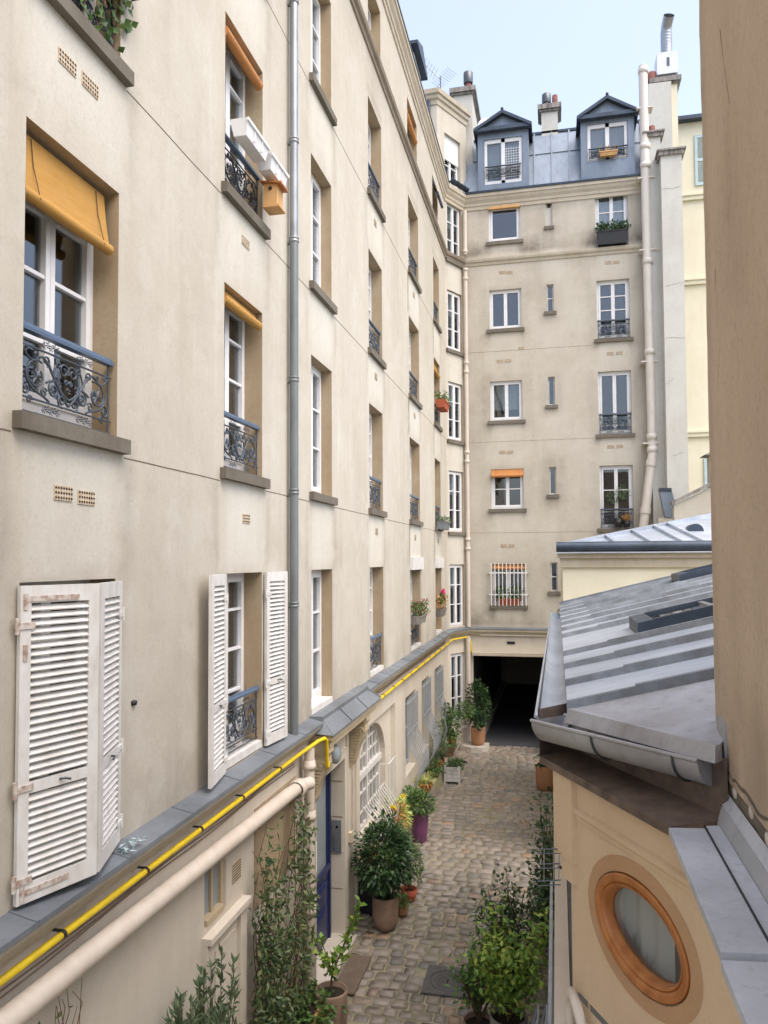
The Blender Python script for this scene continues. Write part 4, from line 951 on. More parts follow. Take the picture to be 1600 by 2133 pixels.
for k in range(6):
    zz = z(1.2+1.9*k+rng.uniform(-.7, .7)); pts = []; ln_ = rng.uniform(.35, 1.0); s0 = rng.uniform(0, 1-ln_); dz = 0
    for i in range(9): dz += rng.uniform(-.02, .045); pts.append((a+(b-a)*(s0+ln_*i/8), 23.897, zz+dz))
    for p, q2 in zip(pts, pts[1:]): ck.bar(p, q2, .004, .004)
ck.build('cracks', 'joint', t)
# party-wall chimney with steel exhaust
X0, X1 = pix(BACK, 1362, 230, -2)[0], pix(BACK, 1412, 230, -2)[0]; zt = pix(BACK, 1390, 172, -2)[1]
pw = chimney('chimney', 'wide party wall chimney carrying a steel exhaust pipe and fan box', X0, X1, 26.7, 28.5, 6.0, zt, [(X0-.02, 26.9, .16, .35, 'pot_flue', 0), (X1-.2, 27.5, .14, .3, 'pot_flue', 0)], 'yellow_wall')
MB().box(X0-.18, X0+.55, 26.55, 26.69, zt-2.6, zt-.05).build('lead_sheet', 'white_flue', pw)
fx = thing('exhaust_fan', 'galvanised exhaust pipe with angled outlet on a white fan box', 'exhaust', ((X0+X1)/2+.1, 27.1, zt+.16))
bz = zt+.35; xc = (X0+X1)/2+.12; MB().box(xc-.36, xc+.30, 26.75, 27.45, bz, bz+.75).build('fan_box', 'box_white', fx); MB().box(xc-.30, xc+.24, 26.8, 27.4, zt+.16, bz).build('base', 'steel_dark', fx); MB().box(xc-.05, xc+.04, 26.742, 26.75, bz+.25, bz+.55).build('label_plate', 'steel_dark', fx)
ppt = [V3(xc, 27.1, bz+.75), V3(xc, 27.1, bz+1.65), V3(xc+.02, 27.0, bz+1.86), V3(xc+.06, 26.78, bz+2.02)]; MB().tube(ppt, .18, 18, False).build('pipe', 'steel', fx)
for i in range(8): MB().lathe((xc, 27.1, bz+.82+.11*i), [(.181, -.02), (.190, 0), (.181, .02)], 18).build('pipe_ring', 'steel', fx)

# yellow house beyond
YH = thing('house', 'pale yellow rendered house with blue louvred shutters behind the flues', 'building', (6.5, 30, 0))
YF = Fr(0, 30, 1, 0); zc = pix(YF, 1440, 255)[1]
wall(YF, 2.5, 12, 0, zc, [], .1, 2).build('wall', 'yellow_wall', YH)
MB().box(2.5, 12, 29.7, 30.3, zc, zc+.14).build('eave_gutter', 'zinc_dark', YH); MB().poly([(2.5, 29.8, zc+.14), (12, 29.8, zc+.14), (12, 34, zc+2), (2.5, 34, zc+2)]).build('roof', 'zinc_blue', YH)
for yy in (412, 588, 905):
    zz = pix(YF, 1445, yy)[1]; m = MB(); m.box(2.5, 12, 29.90, 30, zz-.10, zz+.05); m.box(2.5, 12, 29.85, 30, zz+.05, zz+.12); m.build('string_course', 'yellow_wall', YH)
for (xa_, ya, yb, w) in ((1446, 283, 388, .95), (1466, 955, 1040, .95)):
    u, zt = pix(YF, xa_, ya); zb = pix(YF, xa_, yb)[1]
    m = MB()
    for p0, p1 in ((u, u+.10), (u+w-.10, u+w)): m.fbox(YF, p0, p1, .01, .06, zb, zt)
    for zz in (zb, (zb+zt)/2-.05, zt-.12): m.fbox(YF, u+.10, u+w-.10, .012, .058, zz, zz+.12)
    s_ = m.build('shutter', 'shutter_blue', YH); k = 26
    for i in range(k):
        zz = zb+.14+(zt-zb-.3)*i/(k-1)
        if abs(zz-(zb+zt)/2) < .08: continue
        MB().hexa([YF.P(u+.10, .015, zz), YF.P(u+.10, .05, zz-.03), YF.P(u+w-.10, .05, zz-.03), YF.P(u+w-.10, .015, zz), YF.P(u+.10, .015, zz+.012), YF.P(u+.10, .05, zz-.018), YF.P(u+w-.10, .05, zz-.018), YF.P(u+w-.10, .015, zz+.012)]).build('slat', 'shutter_blue', s_)

# =================================================================== RIGHT SIDE: low zinc-roofed house with the oval window
OC = Vector((-.045, 4.425)); OD = Vector((.46, -.888)).normalized()
OV = Fr(OC.x, OC.y, OD.x, OD.y)
OH = thing('house', 'low ochre house with grey zinc roof, gutter and oval wooden window', 'building', (.6, 6, 0))
CE = pix(OV, 1331, 1946); e1 = pix(OV, 1232, 1905); e2 = pix(OV, 1428, 2000); et = pix(OV, 1290, 1803); eb = pix(OV, 1373, 2099)
EA, EB = .335, (et[1]-eb[1])/2*.98
EA = max(.20, (e2[0]-e1[0])/2*.98)
def ell(k, t, a=None): return (CE[0]+(EA*k if a is None else EA+a)*math.cos(t), CE[1]+(EB*k if a is None else EB+a)*math.sin(t))
# wall with an elliptical opening
m = MB(); NS = 64; u0, u1, z0, z1 = .0, 2.0, 0.0, z(-1.135); ring = []; outer = []
m.attr = None
for i in range(NS):
    t = 2*math.pi*i/NS; p = ell(1.0, t); ring.append(OV.P(p[0], 0, p[1]))
    dx, dz = math.cos(t), math.sin(t); bx0, bx1, bz0, bz1 = CE[0]-.62, CE[0]+.62, CE[1]-.58, min(CE[1]+.58, z(-1.137))
    s = min((bx1-CE[0])/abs(dx) if abs(dx) > 1e-6 else 9, (bz1-CE[1])/abs(dz) if abs(dz) > 1e-6 else 9); outer.append((CE[0]+dx*s, CE[1]+dz*s))
outp = [OV.P(a, 0, b) for a, b in outer]
m.add(ring+outp, [(i, (i+1) % NS, NS+(i+1) % NS, NS+i) for i in range(NS)])
def rect(a, b, c, d): m.poly([OV.P(a, 0, c), OV.P(b, 0, c), OV.P(b, 0, d), OV.P(a, 0, d)])
xs = (.30, bx0, bx1, 2.0)
for i in range(NS):   # square out the corners
    a, b = outer[i], outer[(i+1) % NS]
    if abs(a[0]-b[0]) > 1e-6 and abs(a[1]-b[1]) > 1e-6:
        cxx = bx1 if (a[0]+b[0])/2 > CE[0] else bx0; czz = bz1 if (a[1]+b[1])/2 > CE[1] else bz0; m.poly([OV.P(a[0], 0, a[1]), OV.P(b[0], 0, b[1]), OV.P(cxx, 0, czz)])
XL = .28
rect(XL, bx0, 0, z1) if bx0 > XL else None
rect(max(bx0, XL), bx1, 0, bz0); rect(max(bx0, XL), bx1, bz1, z1); rect(bx1, 2.0, 0, z1)
m.attr = [0.0]*len(m.v); m.build('wall', 'ochre', OH)
# painted surround band, varnished frame rings, glass
def ringmesh(k0, n0, k1, n1):
    r = MB(); a = []; b = []
    for i in range(NS):
        t = 2*math.pi*i/NS; p = ell(0, t, k0); q = ell(0, t, k1); a.append(OV.P(p[0], n0, p[1])); b.append(OV.P(q[0], n1, q[1]))
    r.add(a+b, [(i, (i+1) % NS, NS+(i+1) % NS, NS+i) for i in range(NS)], True); return r
bd = ringmesh(.074, .001, .072, .004); bd2 = ringmesh(.072, .004, .004, .006)
bd.add(bd2.v, bd2.f, True); bd.build('painted_band', 'oval_band', OH)
fz = MB(); prof = [(.002, .004), (.000, -.008), (-.004, -.008), (-.005, .010), (-.012, .015), (-.034, .013), (-.046, .004), (-.049, -.002), (-.053, .006), (-.060, .004), (-.068, -.008), (-.074, -.034), (-.076, -.055)]
for (k0, n0), (k1, n1) in zip(prof, prof[1:]): r = ringmesh(k0, n0, k1, n1); fz.add(r.v, r.f, True)
ow = fz.build('oval_window', 'wood_or', OH)
gl = MB(); gl.poly([OV.P(*[(lambda p: (p[0], -.045, p[1]))(ell(0, 2*math.pi*i/NS, -.073))][0]) for i in range(NS)]); gl.build('pane', 'glass', ow)
cu = MB(); k = 16; vs = []
for i in range(k+1):
    u = CE[0]-EA*.9+1.1*EA*i/k; n = -.12+.012*math.sin(i*1.1); vs += [OV.P(u, n, CE[1]-EB), OV.P(u, n, CE[1]+EB)]
cu.add(vs, [(2*i, 2*i+2, 2*i+3, 2*i+1) for i in range(k)], True); cu.build('curtain', 'oval_blind', ow)
rm = MB(); q = lambda u, n, zz: OV.P(CE[0]+u, n, CE[1]+zz); E_ = .30
rm.poly([q(-E_, -1, -E_), q(E_, -1, -E_), q(E_, -1, E_), q(-E_, -1, E_)])
for s in (-1, 1): rm.poly([q(s*E_, -.01, -E_), q(s*E_, -1, -E_), q(s*E_, -1, E_), q(s*E_, -.01, E_)]); rm.poly([q(-E_, -.01, s*E_), q(E_, -.01, s*E_), q(E_, -1, s*E_), q(-E_, -1, s*E_)])
rm.build('room_interior', 'wall_low', ow)
# moulding across the wall above the oval
ma = pix(OV, 1180, 1672)[1]
m = MB(); k = [(0, ma-.06), (.006, ma-.055), (.010, ma-.03), (.022, ma-.015), (.024, ma+.005), (0, ma+.012)]
m.prism([OV.P(.28, n, zz) for n, zz in k], OV.u*1.7); m.build('wall_moulding', 'ochre', OH)
# corner pier with its corbel
zb1 = pix(OV, 1165, 1772)[1]; zb2 = pix(OV, 1178, 1822)[1]
m = MB(); m.fbox(OV, .085, .285, -.3, .030, zb1, z(-1.143)); m.attr = None; m.build('corner_pier', 'ochre', OH)
MB().fbox(OV, .16, .282, -.3, .024, zb2, zb1-.003).build('corbel', 'ochre', OH)
# courtyard-side wall and its ledges lower down
wall(Fr(.14, 13.4, 0, -1), 0, 9.25, 0, z(-1.09), [], .1, 1).build('courtyard_wall', 'ochre', OH)
wall(Fr(-.01, 13.0, 0, -1), 0, 12.0, 0, z(-2.62), [], .1, 1).build('lower_wall', 'wall_low', OH)
MB().box(-.045, .045, 1.5, 7.0, z(-2.62), z(-2.50)).build('lower_cornice', 'wall_low', OH)
MB().box(.048, .36, 1.5, 7.0, z(-2.60), z(-2.53)).build('lower_ledge', 'zinc_ledge', OH)
m = MB(); m.tube([OV.P(.30, .06, z(-3.2)), OV.P(.30, .06, z(-2.28)), OV.P(.32, .06, z(-2.20)), OV.P(.36, .06, z(-2.24)), OV.P(.50, .06, z(-2.42)), OV.P(1.2, .06, z(-3.1))], .026, 10); tag(m.build('wall_pipe', 'pipe_cream'), 'beige pipe bending down across the ochre wall under the oval window', 'pipe')
# brown sloping ledge and attic strip under the gutter
A0, A1_ = Vector((.05, 4.65)), Vector((.69, 3.50)); B0, B1_ = Vector((-.105, 4.44)), Vector((.44, 3.385))
zl = z(-1.10)
m = MB(); m.hexa([(B0.x, B0.y, zl-.04), (B1_.x, B1_.y, zl-.04), (A1_.x, A1_.y, zl-.04), (A0.x, A0.y, zl-.04), (B0.x, B0.y, zl), (B1_.x, B1_.y, zl), (A1_.x, A1_.y, zl+.012), (A0.x, A0.y, zl+.012)]); m.build('brown_ledge', 'brown_ledge', OH)
m = MB(); m.poly([(A0.x, A0.y, zl+.01), (A1_.x, A1_.y, zl+.01), (A1_.x, A1_.y, z(-.84)), (A0.x, A0.y, z(-.84))]); m.poly([(B0.x, B0.y, zl), (A0.x, A0.y, zl), (A0.x, A0.y, z(-.84)), (B0.x, B0.y, z(-.84))]); m.poly([(B0.x, B0.y, zl), (-.08, 13.4, zl), (-.08, 13.4, z(-.84)), (B0.x, B0.y, z(-.84))]); m.build('attic_strip', 'brown_ledge', OH)
# zinc roof: pans between batten ribs
S_ = .25; ez = z(-.80); ex = .05
def rz_(x): return ez+S_*(x-ex)
ribs = [4.27, 5.02, 5.78, 6.55, 8.05, 8.80, 9.56, 10.32, 11.08, 11.84, 12.6, 13.36]; XR = 4.2
for a, b in zip(ribs, ribs[1:]):
    m = MB(); cuts = [ex, 1.35, 2.65, XR]
    for p, q_ in zip(cuts, cuts[1:]):
        MB().hexa([(p, a, rz_(p)-.02), (q_+.03, a, rz_(q_+.03)-.02), (q_+.03, b, rz_(q_+.03)-.02), (p, b, rz_(p)-.02), (p, a, rz_(p)+.004), (q_+.03, a, rz_(q_+.03)), (q_+.03, b, rz_(q_+.03)), (p, b, rz_(p)+.004)]).build('zinc_pan', 'zinc_roof', OH)
for y_ in ribs:
    for p, q_, lift in ((ex-.005, .42, 0), (.40, 1.75, .010), (1.73, XR, .003)):
        m = MB(); w0, w1, hh = .038, .022, .042+lift
        m.hexa([(p, y_-w0, rz_(p)-.005), (q_, y_-w0, rz_(q_)-.005), (q_, y_+w0, rz_(q_)-.005), (p, y_+w0, rz_(p)-.005), (p, y_-w1, rz_(p)+hh), (q_, y_-w1, rz_(q_)+hh), (q_, y_+w1, rz_(q_)+hh), (p, y_+w1, rz_(p)+hh)]); m.build('batten_rib', 'zinc_rib', OH)
# triangular front pan and fascia
F0, F1 = Vector((.05, 4.20)), Vector((.645, 3.50))
fp = [V3(F0.x, F0.y, ez), V3(F1.x, F1.y, ez+.0), V3(.72, 3.62, ez+.03), V3(1.6, 4.24, rz_(1.6)), V3(F0.x, 4.245, ez+.002)]
MB().prism(fp, (0, 0, -.015)).build('front_pan', 'zinc_old', OH)
m = MB(); m.hexa([(F0.x-.02, F0.y-.03, ez-.055), (F1.x-.01, F1.y-.035, ez-.055), (F1.x+.03, F1.y+.02, ez-.055), (F0.x+.02, F0.y+.02, ez-.055), (F0.x, F0.y, ez+.012), (F1.x, F1.y, ez+.012), (F1.x+.03, F1.y+.03, ez+.012), (F0.x+.03, F0.y+.03, ez+.012)]); m.build('fascia', 'zinc_old', OH)
MB().box(.69, .74, 3.55, 3.70, ez-.05, ez+.10).build('lead_corner', 'zinc_old', OH)
# half-round gutters: courtyard side and front
def gutter(p0, p1, rad, mat, name, ends=(True, True), inward=1):
    p0, p1 = Vector(p0), Vector(p1); d = (p1-p0).normalized(); s = Vector((d.y, -d.x, 0)).normalized()*inward; m = MB(); k = 14; vs = []
    for p in (p0, p1):
        for r in (rad, rad-.006):
            for i in range(k+1):
                a = math.pi*i/k; vs.append(p-s*r*math.cos(a)-V3(0, 0, 1)*r*math.sin(a))
    n = k+1
    fs = [(i, i+1, 2*n+i+1, 2*n+i) for i in range(k)]+[(n+i+1, n+i, 3*n+i, 3*n+i+1) for i in range(k)]+[(0, 2*n, 3*n, n), (k, n+k, 3*n+k, 2*n+k)]
    m.add(vs, fs, True)
    for e, off in ((0, 0), (1, 2*n)):
        if ends[e]: m.add([vs[off+i] for i in range(n)], [tuple(range(n))])
    for e in (0, k): m.tube([Vector(vs[e]), Vector(vs[2*n+e])], .010, 8)
    return m.build(name, mat, OH)
gz = z(-.86)
gutter((-.025, 4.32, gz), (.01, 12.63, gz), .095, 'zinc_roof', 'gutter', (False, True))
dF = (Vector((.55, 3.54))-Vector((-.12, 4.24))).normalized(); nF = Vector((-dF.y, dF.x))*-1
nF = Vector((.70, .714)); rad = .125
g0 = Vector((-.12, 4.24))+nF*rad*.75; g1 = Vector((.575, 3.515))+nF*rad
gf = gutter((g0.x, g0.y, gz), (g1.x, g1.y, gz), rad, 'zinc_old', 'gutter', (True, True))
for t in (.42, .88):
    c = V3(g0.x, g0.y, gz)+(V3(g1.x, g1.y, gz)-V3(g0.x, g0.y, gz))*t; s = Vector((dF.y, -dF.x, 0)); k = 12
    MB().tube([c-s*.131*math.cos(math.pi*i/k)-V3(0, 0, .131)*math.sin(math.pi*i/k) for i in range(k+1)], .006, 6).build('gutter_hook', 'steel_dark', gf)
MB().tube([(.06, 12.62, gz+.02), (.06, 12.9, gz-.05)], .06, 12, False).build('gutter_outlet', 'steel_dark', OH)
# skylights
def skylight(x0, x1, y0, y1, h, label):
    t = MB(); f = lambda x, y, o: (x, y, rz_(x)+o)
    def slab(a, b, c, d, o0, o1): t.hexa([f(a, c, o0), f(b, c, o0), f(b, d, o0), f(a, d, o0), f(a, c, o1), f(b, c, o1), f(b, d, o1), f(a, d, o1)])
    slab(x0, x0+.13, y0, y1, -.01, h); slab(x1-.06, x1, y0, y1, -.01, h); slab(x0+.13, x1-.06, y0, y0+.06, -.01, h+.004); slab(x0+.13, x1-.06, y1-.06, y1, -.01, h+.004)
    s = t.build('skylight', 'zinc_dark', OH, label=label); t = MB(); slab(x0+.13, x1-.06, y0+.06, y1-.06, h-.03, h-.022); t.build('pane', 'glass_sky', s)
    t = MB(); slab(x0+.13, x1-.06, y0+.06, y1-.06, -.005, .01); t.build('skylight_well', 'curtain_g', s)
    t = MB()
    for i in (1, 2): x = x0+(x1-x0)*i/3; slab(x-.02, x+.02, y0+.06, y1-.06, h-.022, h-.004)
    t.build('glazing_bars', 'steel', s)
skylight(.66, 2.5, 6.78, 7.55, .11, 'skylight with reflecting panes between two battens'); skylight(1.75, 3.6, 11.9, 12.7, .14, 'closed dark skylight near the far edge of the roof')
MB().bar((ex, 13.42, rz_(ex)+.03), (XR, 13.42, rz_(XR)+.03), .09, .09).build('verge_roll', 'zinc_rib', OH)

# neighbour's coping and flashing at the foot of the brown wall
ck = thing('wall_coping', 'pale zinc coping sheets with folded flashing at the foot of the brown wall', 'coping', (.6, 2.2, z(-1.2)))
zc = z(-1.10)
def lay(x0, x1, y0, y1, za, zb, mat, name): MB().hexa([(x0, y0, za-.03), (x1, y0, zb-.03), (x1, y1, zb-.03), (x0, y1, za-.03), (x0, y0, za), (x1, y0, zb), (x1, y1, zb), (x0, y1, za)]).build(name, mat, ck)
lay(.437, .575, 2.36, 3.385, zc-.005, zc+.002, 'zinc_white', 'coping_sheet'); lay(.432, .575, .8, 2.34, zc-.018, zc-.010, 'zinc_white', 'coping_sheet')
lay(.582, .638, 2.36, 3.42, zc, zc+.006, 'zinc_white', 'coping_strip'); lay(.582, .638, .8, 2.34, zc-.014, zc-.006, 'zinc_white', 'coping_strip')
MB().hexa([(.638, .8, zc-.03), (.66, .8, zc-.03), (.66, 3.52, zc-.03), (.638, 3.45, zc-.03), (.640, .8, zc+.0), (.675, .8, zc+.055), (.675, 3.55, zc+.055), (.640, 3.47, zc+.0)]).build('flashing', 'zinc_flash', ck)
MB().hexa([(.676, .8, zc+.03), (.70, .8, zc+.03), (.70, 3.7, zc+.03), (.676, 3.7, zc+.03), (.672, .8, zc+.058), (.70, .8, zc+.10), (.70, 3.7, zc+.10), (.672, 3.7, zc+.058)]).build('flashing_top', 'zinc_white', ck)
MB().bar((.578, .8, zc+.001), (.578, 3.4, zc+.004), .006, .012).build('coping_seam', 'iron_dark', ck)

# brown wall of the house the picture is taken from
BR = thing('brown_house', 'tall brown rendered wall close by with crumbling plaster at its foot', 'building', (.9, 2, 0))
BF = Fr(.70, 3.78, 0, -1)
OP = (1.60, 2.9, z(.0), z(1.22))
def dirtW(u, zz): 
    d = .2*max(0, noise.noise(Vector((u*3, zz*1.2, 4))))
    if zz < H-.35: d += (H-.35-zz)*1.5*(.45+noise.noise(Vector((u*5, zz*2, 2))))
    if u < .12: d += .15
    return d
m = wall(BF, 0, 6.5, z(-.94), z(5), [OP], .3, .07, dirtW)
m.v = [(x+.004*noise.noise(Vector((y_*3, z_*3, 1)))+.002*noise.noise(Vector((y_*14, z_*14, 2))), y_+(.010*noise.noise(Vector((0, z_*4, 5)))+.006*noise.noise(Vector((0, z_*17, 9))) if y_ > 3.779 else 0), z_) for x, y_, z_ in m.v]
m.build('wall', 'brown', BR)
# edge rounded slightly and returning away from us
wall(Fr(5.0, 3.78, -1, 0), 0, 4.3, z(-1.4), z(5), [], .1, .5, None).build('end_wall', 'brown', BR)
rr = MB(); a, b, s, t = OP
for i in range(10):
    p, q_ = i/10*math.pi/2, (i+1)/10*math.pi/2
    rr.poly([BF.P(a+.25-.25*math.sin(q_), 0, t-.25+.25*math.cos(q_)), BF.P(a+.25-.25*math.sin(p), 0, t-.25+.25*math.cos(p)), BF.P(a, 0, t+.001)])
rr.attr = [0.0]*len(rr.v); rr.build('arch_corner', 'brown', BR); reveals(BF, [OP], .35).build('opening_reveal', 'brown', BR)
MB().fbox(BF, a, b, -.42, -.36, s, t).build('opening_board', 'room', BR)
cr = MB(); rng = random.Random(9); k = 60; vs = []
for i in range(k+1):
    u = 3.3*i/k; e = .03*noise.noise(Vector((u*6, 0, 3)))+.02*noise.noise(Vector((u*17, 0, 5)))
    for zz, n in ((z(-1.04), -.02), (z(-1.0), -.012+.012*rng.random()), (z(-.97)+e*.5, -.006+.01*rng.random()), (z(-.93)+e, -.002), (z(-.90)+e, .004)): vs.append(BF.P(u, n-.0, zz))
cr.add(vs, [(i*5+j, (i+1)*5+j, (i+1)*5+j+1, i*5+j+1) for i in range(k) for j in range(4)]); cr.build('crumbling_foot', 'sill', BR)
cf = MB()
for k_, (u, zz) in enumerate(((.35, z(-.96)), (.62, z(-.955)), (.85, z(-.975)), (1.2, z(-.96)), (1.45, z(-.95)))): cf.sphere(BF.P(u, -.004, zz), .032, 7, 5, (.25, 1.2, .8))
cf.build('broken_plaster', 'stone_w', BR, stuff=True)
m = MB()
for px in (((1500, 60), (1505, 105), (1514, 170), (1520, 215)), ((1490, 560), (1494, 640), (1500, 720), (1496, 800))):
    pp = [pix(BF, *p) for p in px]
    for p, q_ in zip(pp, pp[1:]): m.bar(BF.P(p[0], .0005, p[1]), BF.P(q_[0], .0005, q_[1]), .0022, .0022)
m.build('hairline_cracks', 'joint', BR, stuff=True)

# =================================================================== hipped zinc house beyond
HH = thing('house', 'cream walled house with hipped zinc roof and dark gutter beyond the ribbed roof', 'building', (2, 17, 0))
HY = 15.5; hz = pix(Fr(0, HY, 1, 0), 1175, 1150)[1]; hx = pix(Fr(0, HY, 1, 0), 1172, 1160)[0]
wall(Fr(0, HY, 1, 0), hx, 6, 0, hz-.02, [], .1, 1).build('wall', 'yellow_wall', HH); MB().poly([(hx, HY, 0), (hx, 22, 0), (hx, 22, hz), (hx, HY, hz)]).build('side_wall', 'yellow_wall', HH)
m = MB(); m.box(hx-.10, 6, HY-.12, HY+.05, hz-.12, hz-.03); m.box(hx-.05, 6, HY-.06, HY+.05, hz-.30, hz-.12); m.build('eave_cornice', 'cornice', HH)
MB().box(hx-.14, 6, HY-.20, HY-.0, hz-.028, hz-.005).build('eave_flashing', 'zinc_roof', HH)
m = MB(); m.tube([(hx-.12, HY-.10, hz+.10), (6, HY-.10, hz+.10)], .10, 12); m.build('gutter', 'zinc_dark', HH)
rp = pix(Fr(0, 19.2, 1, 0), 1485, 1074); A_, B_, C_, D_ = V3(hx+.05, HY, hz+.13), V3(6, HY, hz+.13), V3(6, 19.2, rp[1]), V3(rp[0], 19.2, rp[1])
MB().prism([A_, B_, C_, D_], (0, 0, -.03)).build('roof_front', 'zinc_roof', HH); MB().prism([A_, D_, V3(hx+.05, 22, hz+.13)], (0, 0, -.03)).build('roof_side', 'zinc_roof', HH)
MB().bar(A_+V3(0, 0, .03), D_+V3(0, 0, .03), .09, .07).build('hip_roll', 'zinc_roof', HH)
for px in (1286, 1362, 1430, 1475):
    xb = pix(Fr(0, HY, 1, 0), px, 1140)[0]; t = min(1, (xb-A_.x)/(D_.x-A_.x)); top = A_+(D_-A_)*t*.93
    top = A_+(D_-A_)*min(1, t*.85); MB().bar(V3(xb, HY, hz+.15), top+V3(0, 0, .03), .07, .07).build('batten_rib', 'zinc_roof', HH)
vx = pix(Fr(0, 17.2, 1, 0), 1446, 1108)
hv = MB(); hv.prism([(vx[0]+.16*math.cos(math.pi*i/10), 17.0, hz+.13+(rp[1]-hz-.13)*(17-HY)/(19.2-HY)+.16*math.sin(math.pi*i/10)) for i in range(11)], (0, .5, 0)); hv.build('roof_vent', 'zinc_dark', HH)
# sloping parapet wall between the hipped roof and the flues
pwall = thing('parapet_wall', 'stained sloping parapet wall with stone coping behind the hipped roof', 'wall', (4.2, 21.4, 0)); PY = Fr(0, 21.4, 1, 0)
pl = [pix(PY, 1404, 1052), pix(PY, 1492, 1008)]; slope = (pl[1][1]-pl[0][1])/(pl[1][0]-pl[0][0]); xe = 6.5; ze = pl[0][1]+slope*(xe-pl[0][0])
MB().prism([(pl[0][0], 21.4, 0), (xe, 21.4, 0), (xe, 21.4, ze), (pl[0][0], 21.4, pl[0][1])], (0, .3, 0)).build('wall', 'wall_back', pwall)
MB().prism([(pl[0][0]-.05, 21.33, pl[0][1]), (xe, 21.33, ze), (xe, 21.33, ze+.10), (pl[0][0]-.05, 21.33, pl[0][1]+.10)], (0, .45, 0)).build('coping', 'stone_g', pwall)
p_ = pix(PY, 1490, 940); MB().box(p_[0]-.12, p_[0]+.6, 21.4, 21.9, p_[1]-1.0, p_[1]-.1).build('post', 'wall_back', pwall); MB().prism([(p_[0]-.3, 21.3, p_[1]-.1), (p_[0]+.7, 21.3, p_[1]-.1), (p_[0]+.2, 21.3, p_[1]+.12)], (0, .7, 0)).build('post_cap', 'stone_g', pwall)
zf = thing('roof_valley', 'angled grey zinc flashing at the foot of the flue shafts', 'flashing', (3.7, 23.2, 3.5)); ZF = Fr(0, 23.3, 1, 0)
zp = [pix(ZF, *p) for p in ((1374, 1020), (1399, 1020), (1415, 1078), (1386, 1078))]
MB().prism([(u, 23.3, zz) for u, zz in zp], (0, .3, 0)).build('sheet', 'zinc_blue', zf); MB().prism([(zp[0][0], 23.28, zp[0][1]-.05), (zp[1][0], 23.28, zp[1][1]-.05), (zp[1][0], 23.28, zp[1][1]+.05), (zp[0][0], 23.28, zp[0][1]+.05)], (0, .3, 0)).build('upstand', 'zinc_dark', zf)
MB().box(zp[0][0]-.05, zp[2][0]+.1, 23.32, 23.58, 0, zp[2][1]).build('wall', 'wall_back', zf)

# =================================================================== SHUTTERS (parts of the left wing)
def shutter(hx, hy, ang, w, z0, z1, flip, mat='white_old', nsl=36, rusty=False):
    # hinged leaf: local x runs from the hinge along the leaf, local y is its outer face
    o = MB(); t = .034; st = .075; h = z1-z0
    o.box(0, st, 0, t, 0, h); o.box(w-st*1.1, w, 0, t, 0, h); o.box(st, w-st*1.1, 0, t, 0, .12); o.box(st, w-st*1.1, 0, t, h-.11, h); o.box(st, w-st*1.1, 0, t, h*.34, h*.34+.07)
    ob = bpy.data.objects.new('shutter', o.mesh('shutter', mat)); COL.objects.link(ob); ob.parent = LB
    ob.location = Vector((hx, hy, z0))-worldloc(LB); ob.rotation_euler = (0, 0, ang)
    if flip: ob.scale = (1, -1, 1)
    sm = MB().hexa([(st, .0, .018), (w-st*1.1, .0, .018), (w-st*1.1, .030, -.012), (st, .030, -.012), (st, .004, .026), (w-st*1.1, .004, .026), (w-st*1.1, .034, -.004), (st, .034, -.004)]).mesh('slat', mat)
    for i in range(nsl):
        zz = .15+(h-.30)*i/(nsl-1)
        if h*.34-.02 < zz < h*.34+.09: continue
        s = bpy.data.objects.new('slat', sm); COL.objects.link(s); s.parent = ob; s.location = (0, 0, zz)
    def sub(name, m, mt):
        x = bpy.data.objects.new(name, m.mesh(name, mt)); COL.objects.link(x); x.parent = ob
    for zz in (.14, h*.36, h-.25): sub('hinge', MB().box(-.035, .10, t, t+.008, zz-.02, zz+.02).tube([(-.02, t, zz-.05), (-.02, t, zz+.05)], .014, 8), 'rust' if rusty else 'white_old')
    sub('catch', MB().tube([(w*.5, t, h*.34+.04), (w*.5+.02, t+.03, h*.34+.045), (w*.5+.06, t+.03, h*.34+.03)], .008, 6), 'steel_dark')
    if rusty:
        for a_, b_, zz in ((.03, w*.72, h-.10), (.03, w*.62, .05)): sub('iron_strap', MB().box(a_, b_, t, t+.006, zz, zz+.035), 'rust')
        for zz in (h-.10, h-.42, .06): sub('corner_iron', MB().box(.02, .05, t, t+.007, zz-.05, zz+.05), 'rust')
    return ob
qx = -3.10; my = 4.76
for (hy, sgn) in ((4.20, 1), (5.33, -1)):
    dx, dy = qx-(-3.29), my-hy; wl = math.hypot(dx, dy)
    shutter(-3.29, hy, math.atan2(dy, dx), wl-.004, 3.735, 5.70, sgn > 0, rusty=(sgn > 0))
shutter(-3.285, 7.24, math.atan2(-.545, .10), .555, 3.735, 5.72, False); shutter(-3.285, 8.36, math.atan2(.54, .055), .545, 3.735, 5.72, True)

# =================================================================== PIPES ON THE LEFT WING
dp = thing('downpipe', 'long grey metal downpipe on the left facade between shutters and tall windows', 'pipe', (-3.2, 9.2, 3.7))
MB().tube([(-3.215, 9.19, 17.3), (-3.215, 9.19, 9.95)], .052, 14).build('pipe', 'pipe_galv', dp); MB().tube([(-3.215, 9.19, 9.95), (-3.215, 9.19, 3.69)], .055, 14).build('pipe', 'pipe_grey', dp)
for zz in (13.1, 11.25, 9.95, 8.15, 6.72, 5.3):
    MB().lathe((-3.215, 9.19, zz), [(.056, -.035), (.064, -.03), (.064, -.012), (.057, -.008), (.057, .008), (.064, .012), (.064, .03), (.056, .035)], 14).build('collar', 'pipe_grey' if zz < 9.9 else 'pipe_galv', dp)
    MB().box(-3.3, -3.215, 9.17, 9.21, zz-.05, zz-.03).build('bracket', 'pipe_grey', dp)
gz_ = 3.41
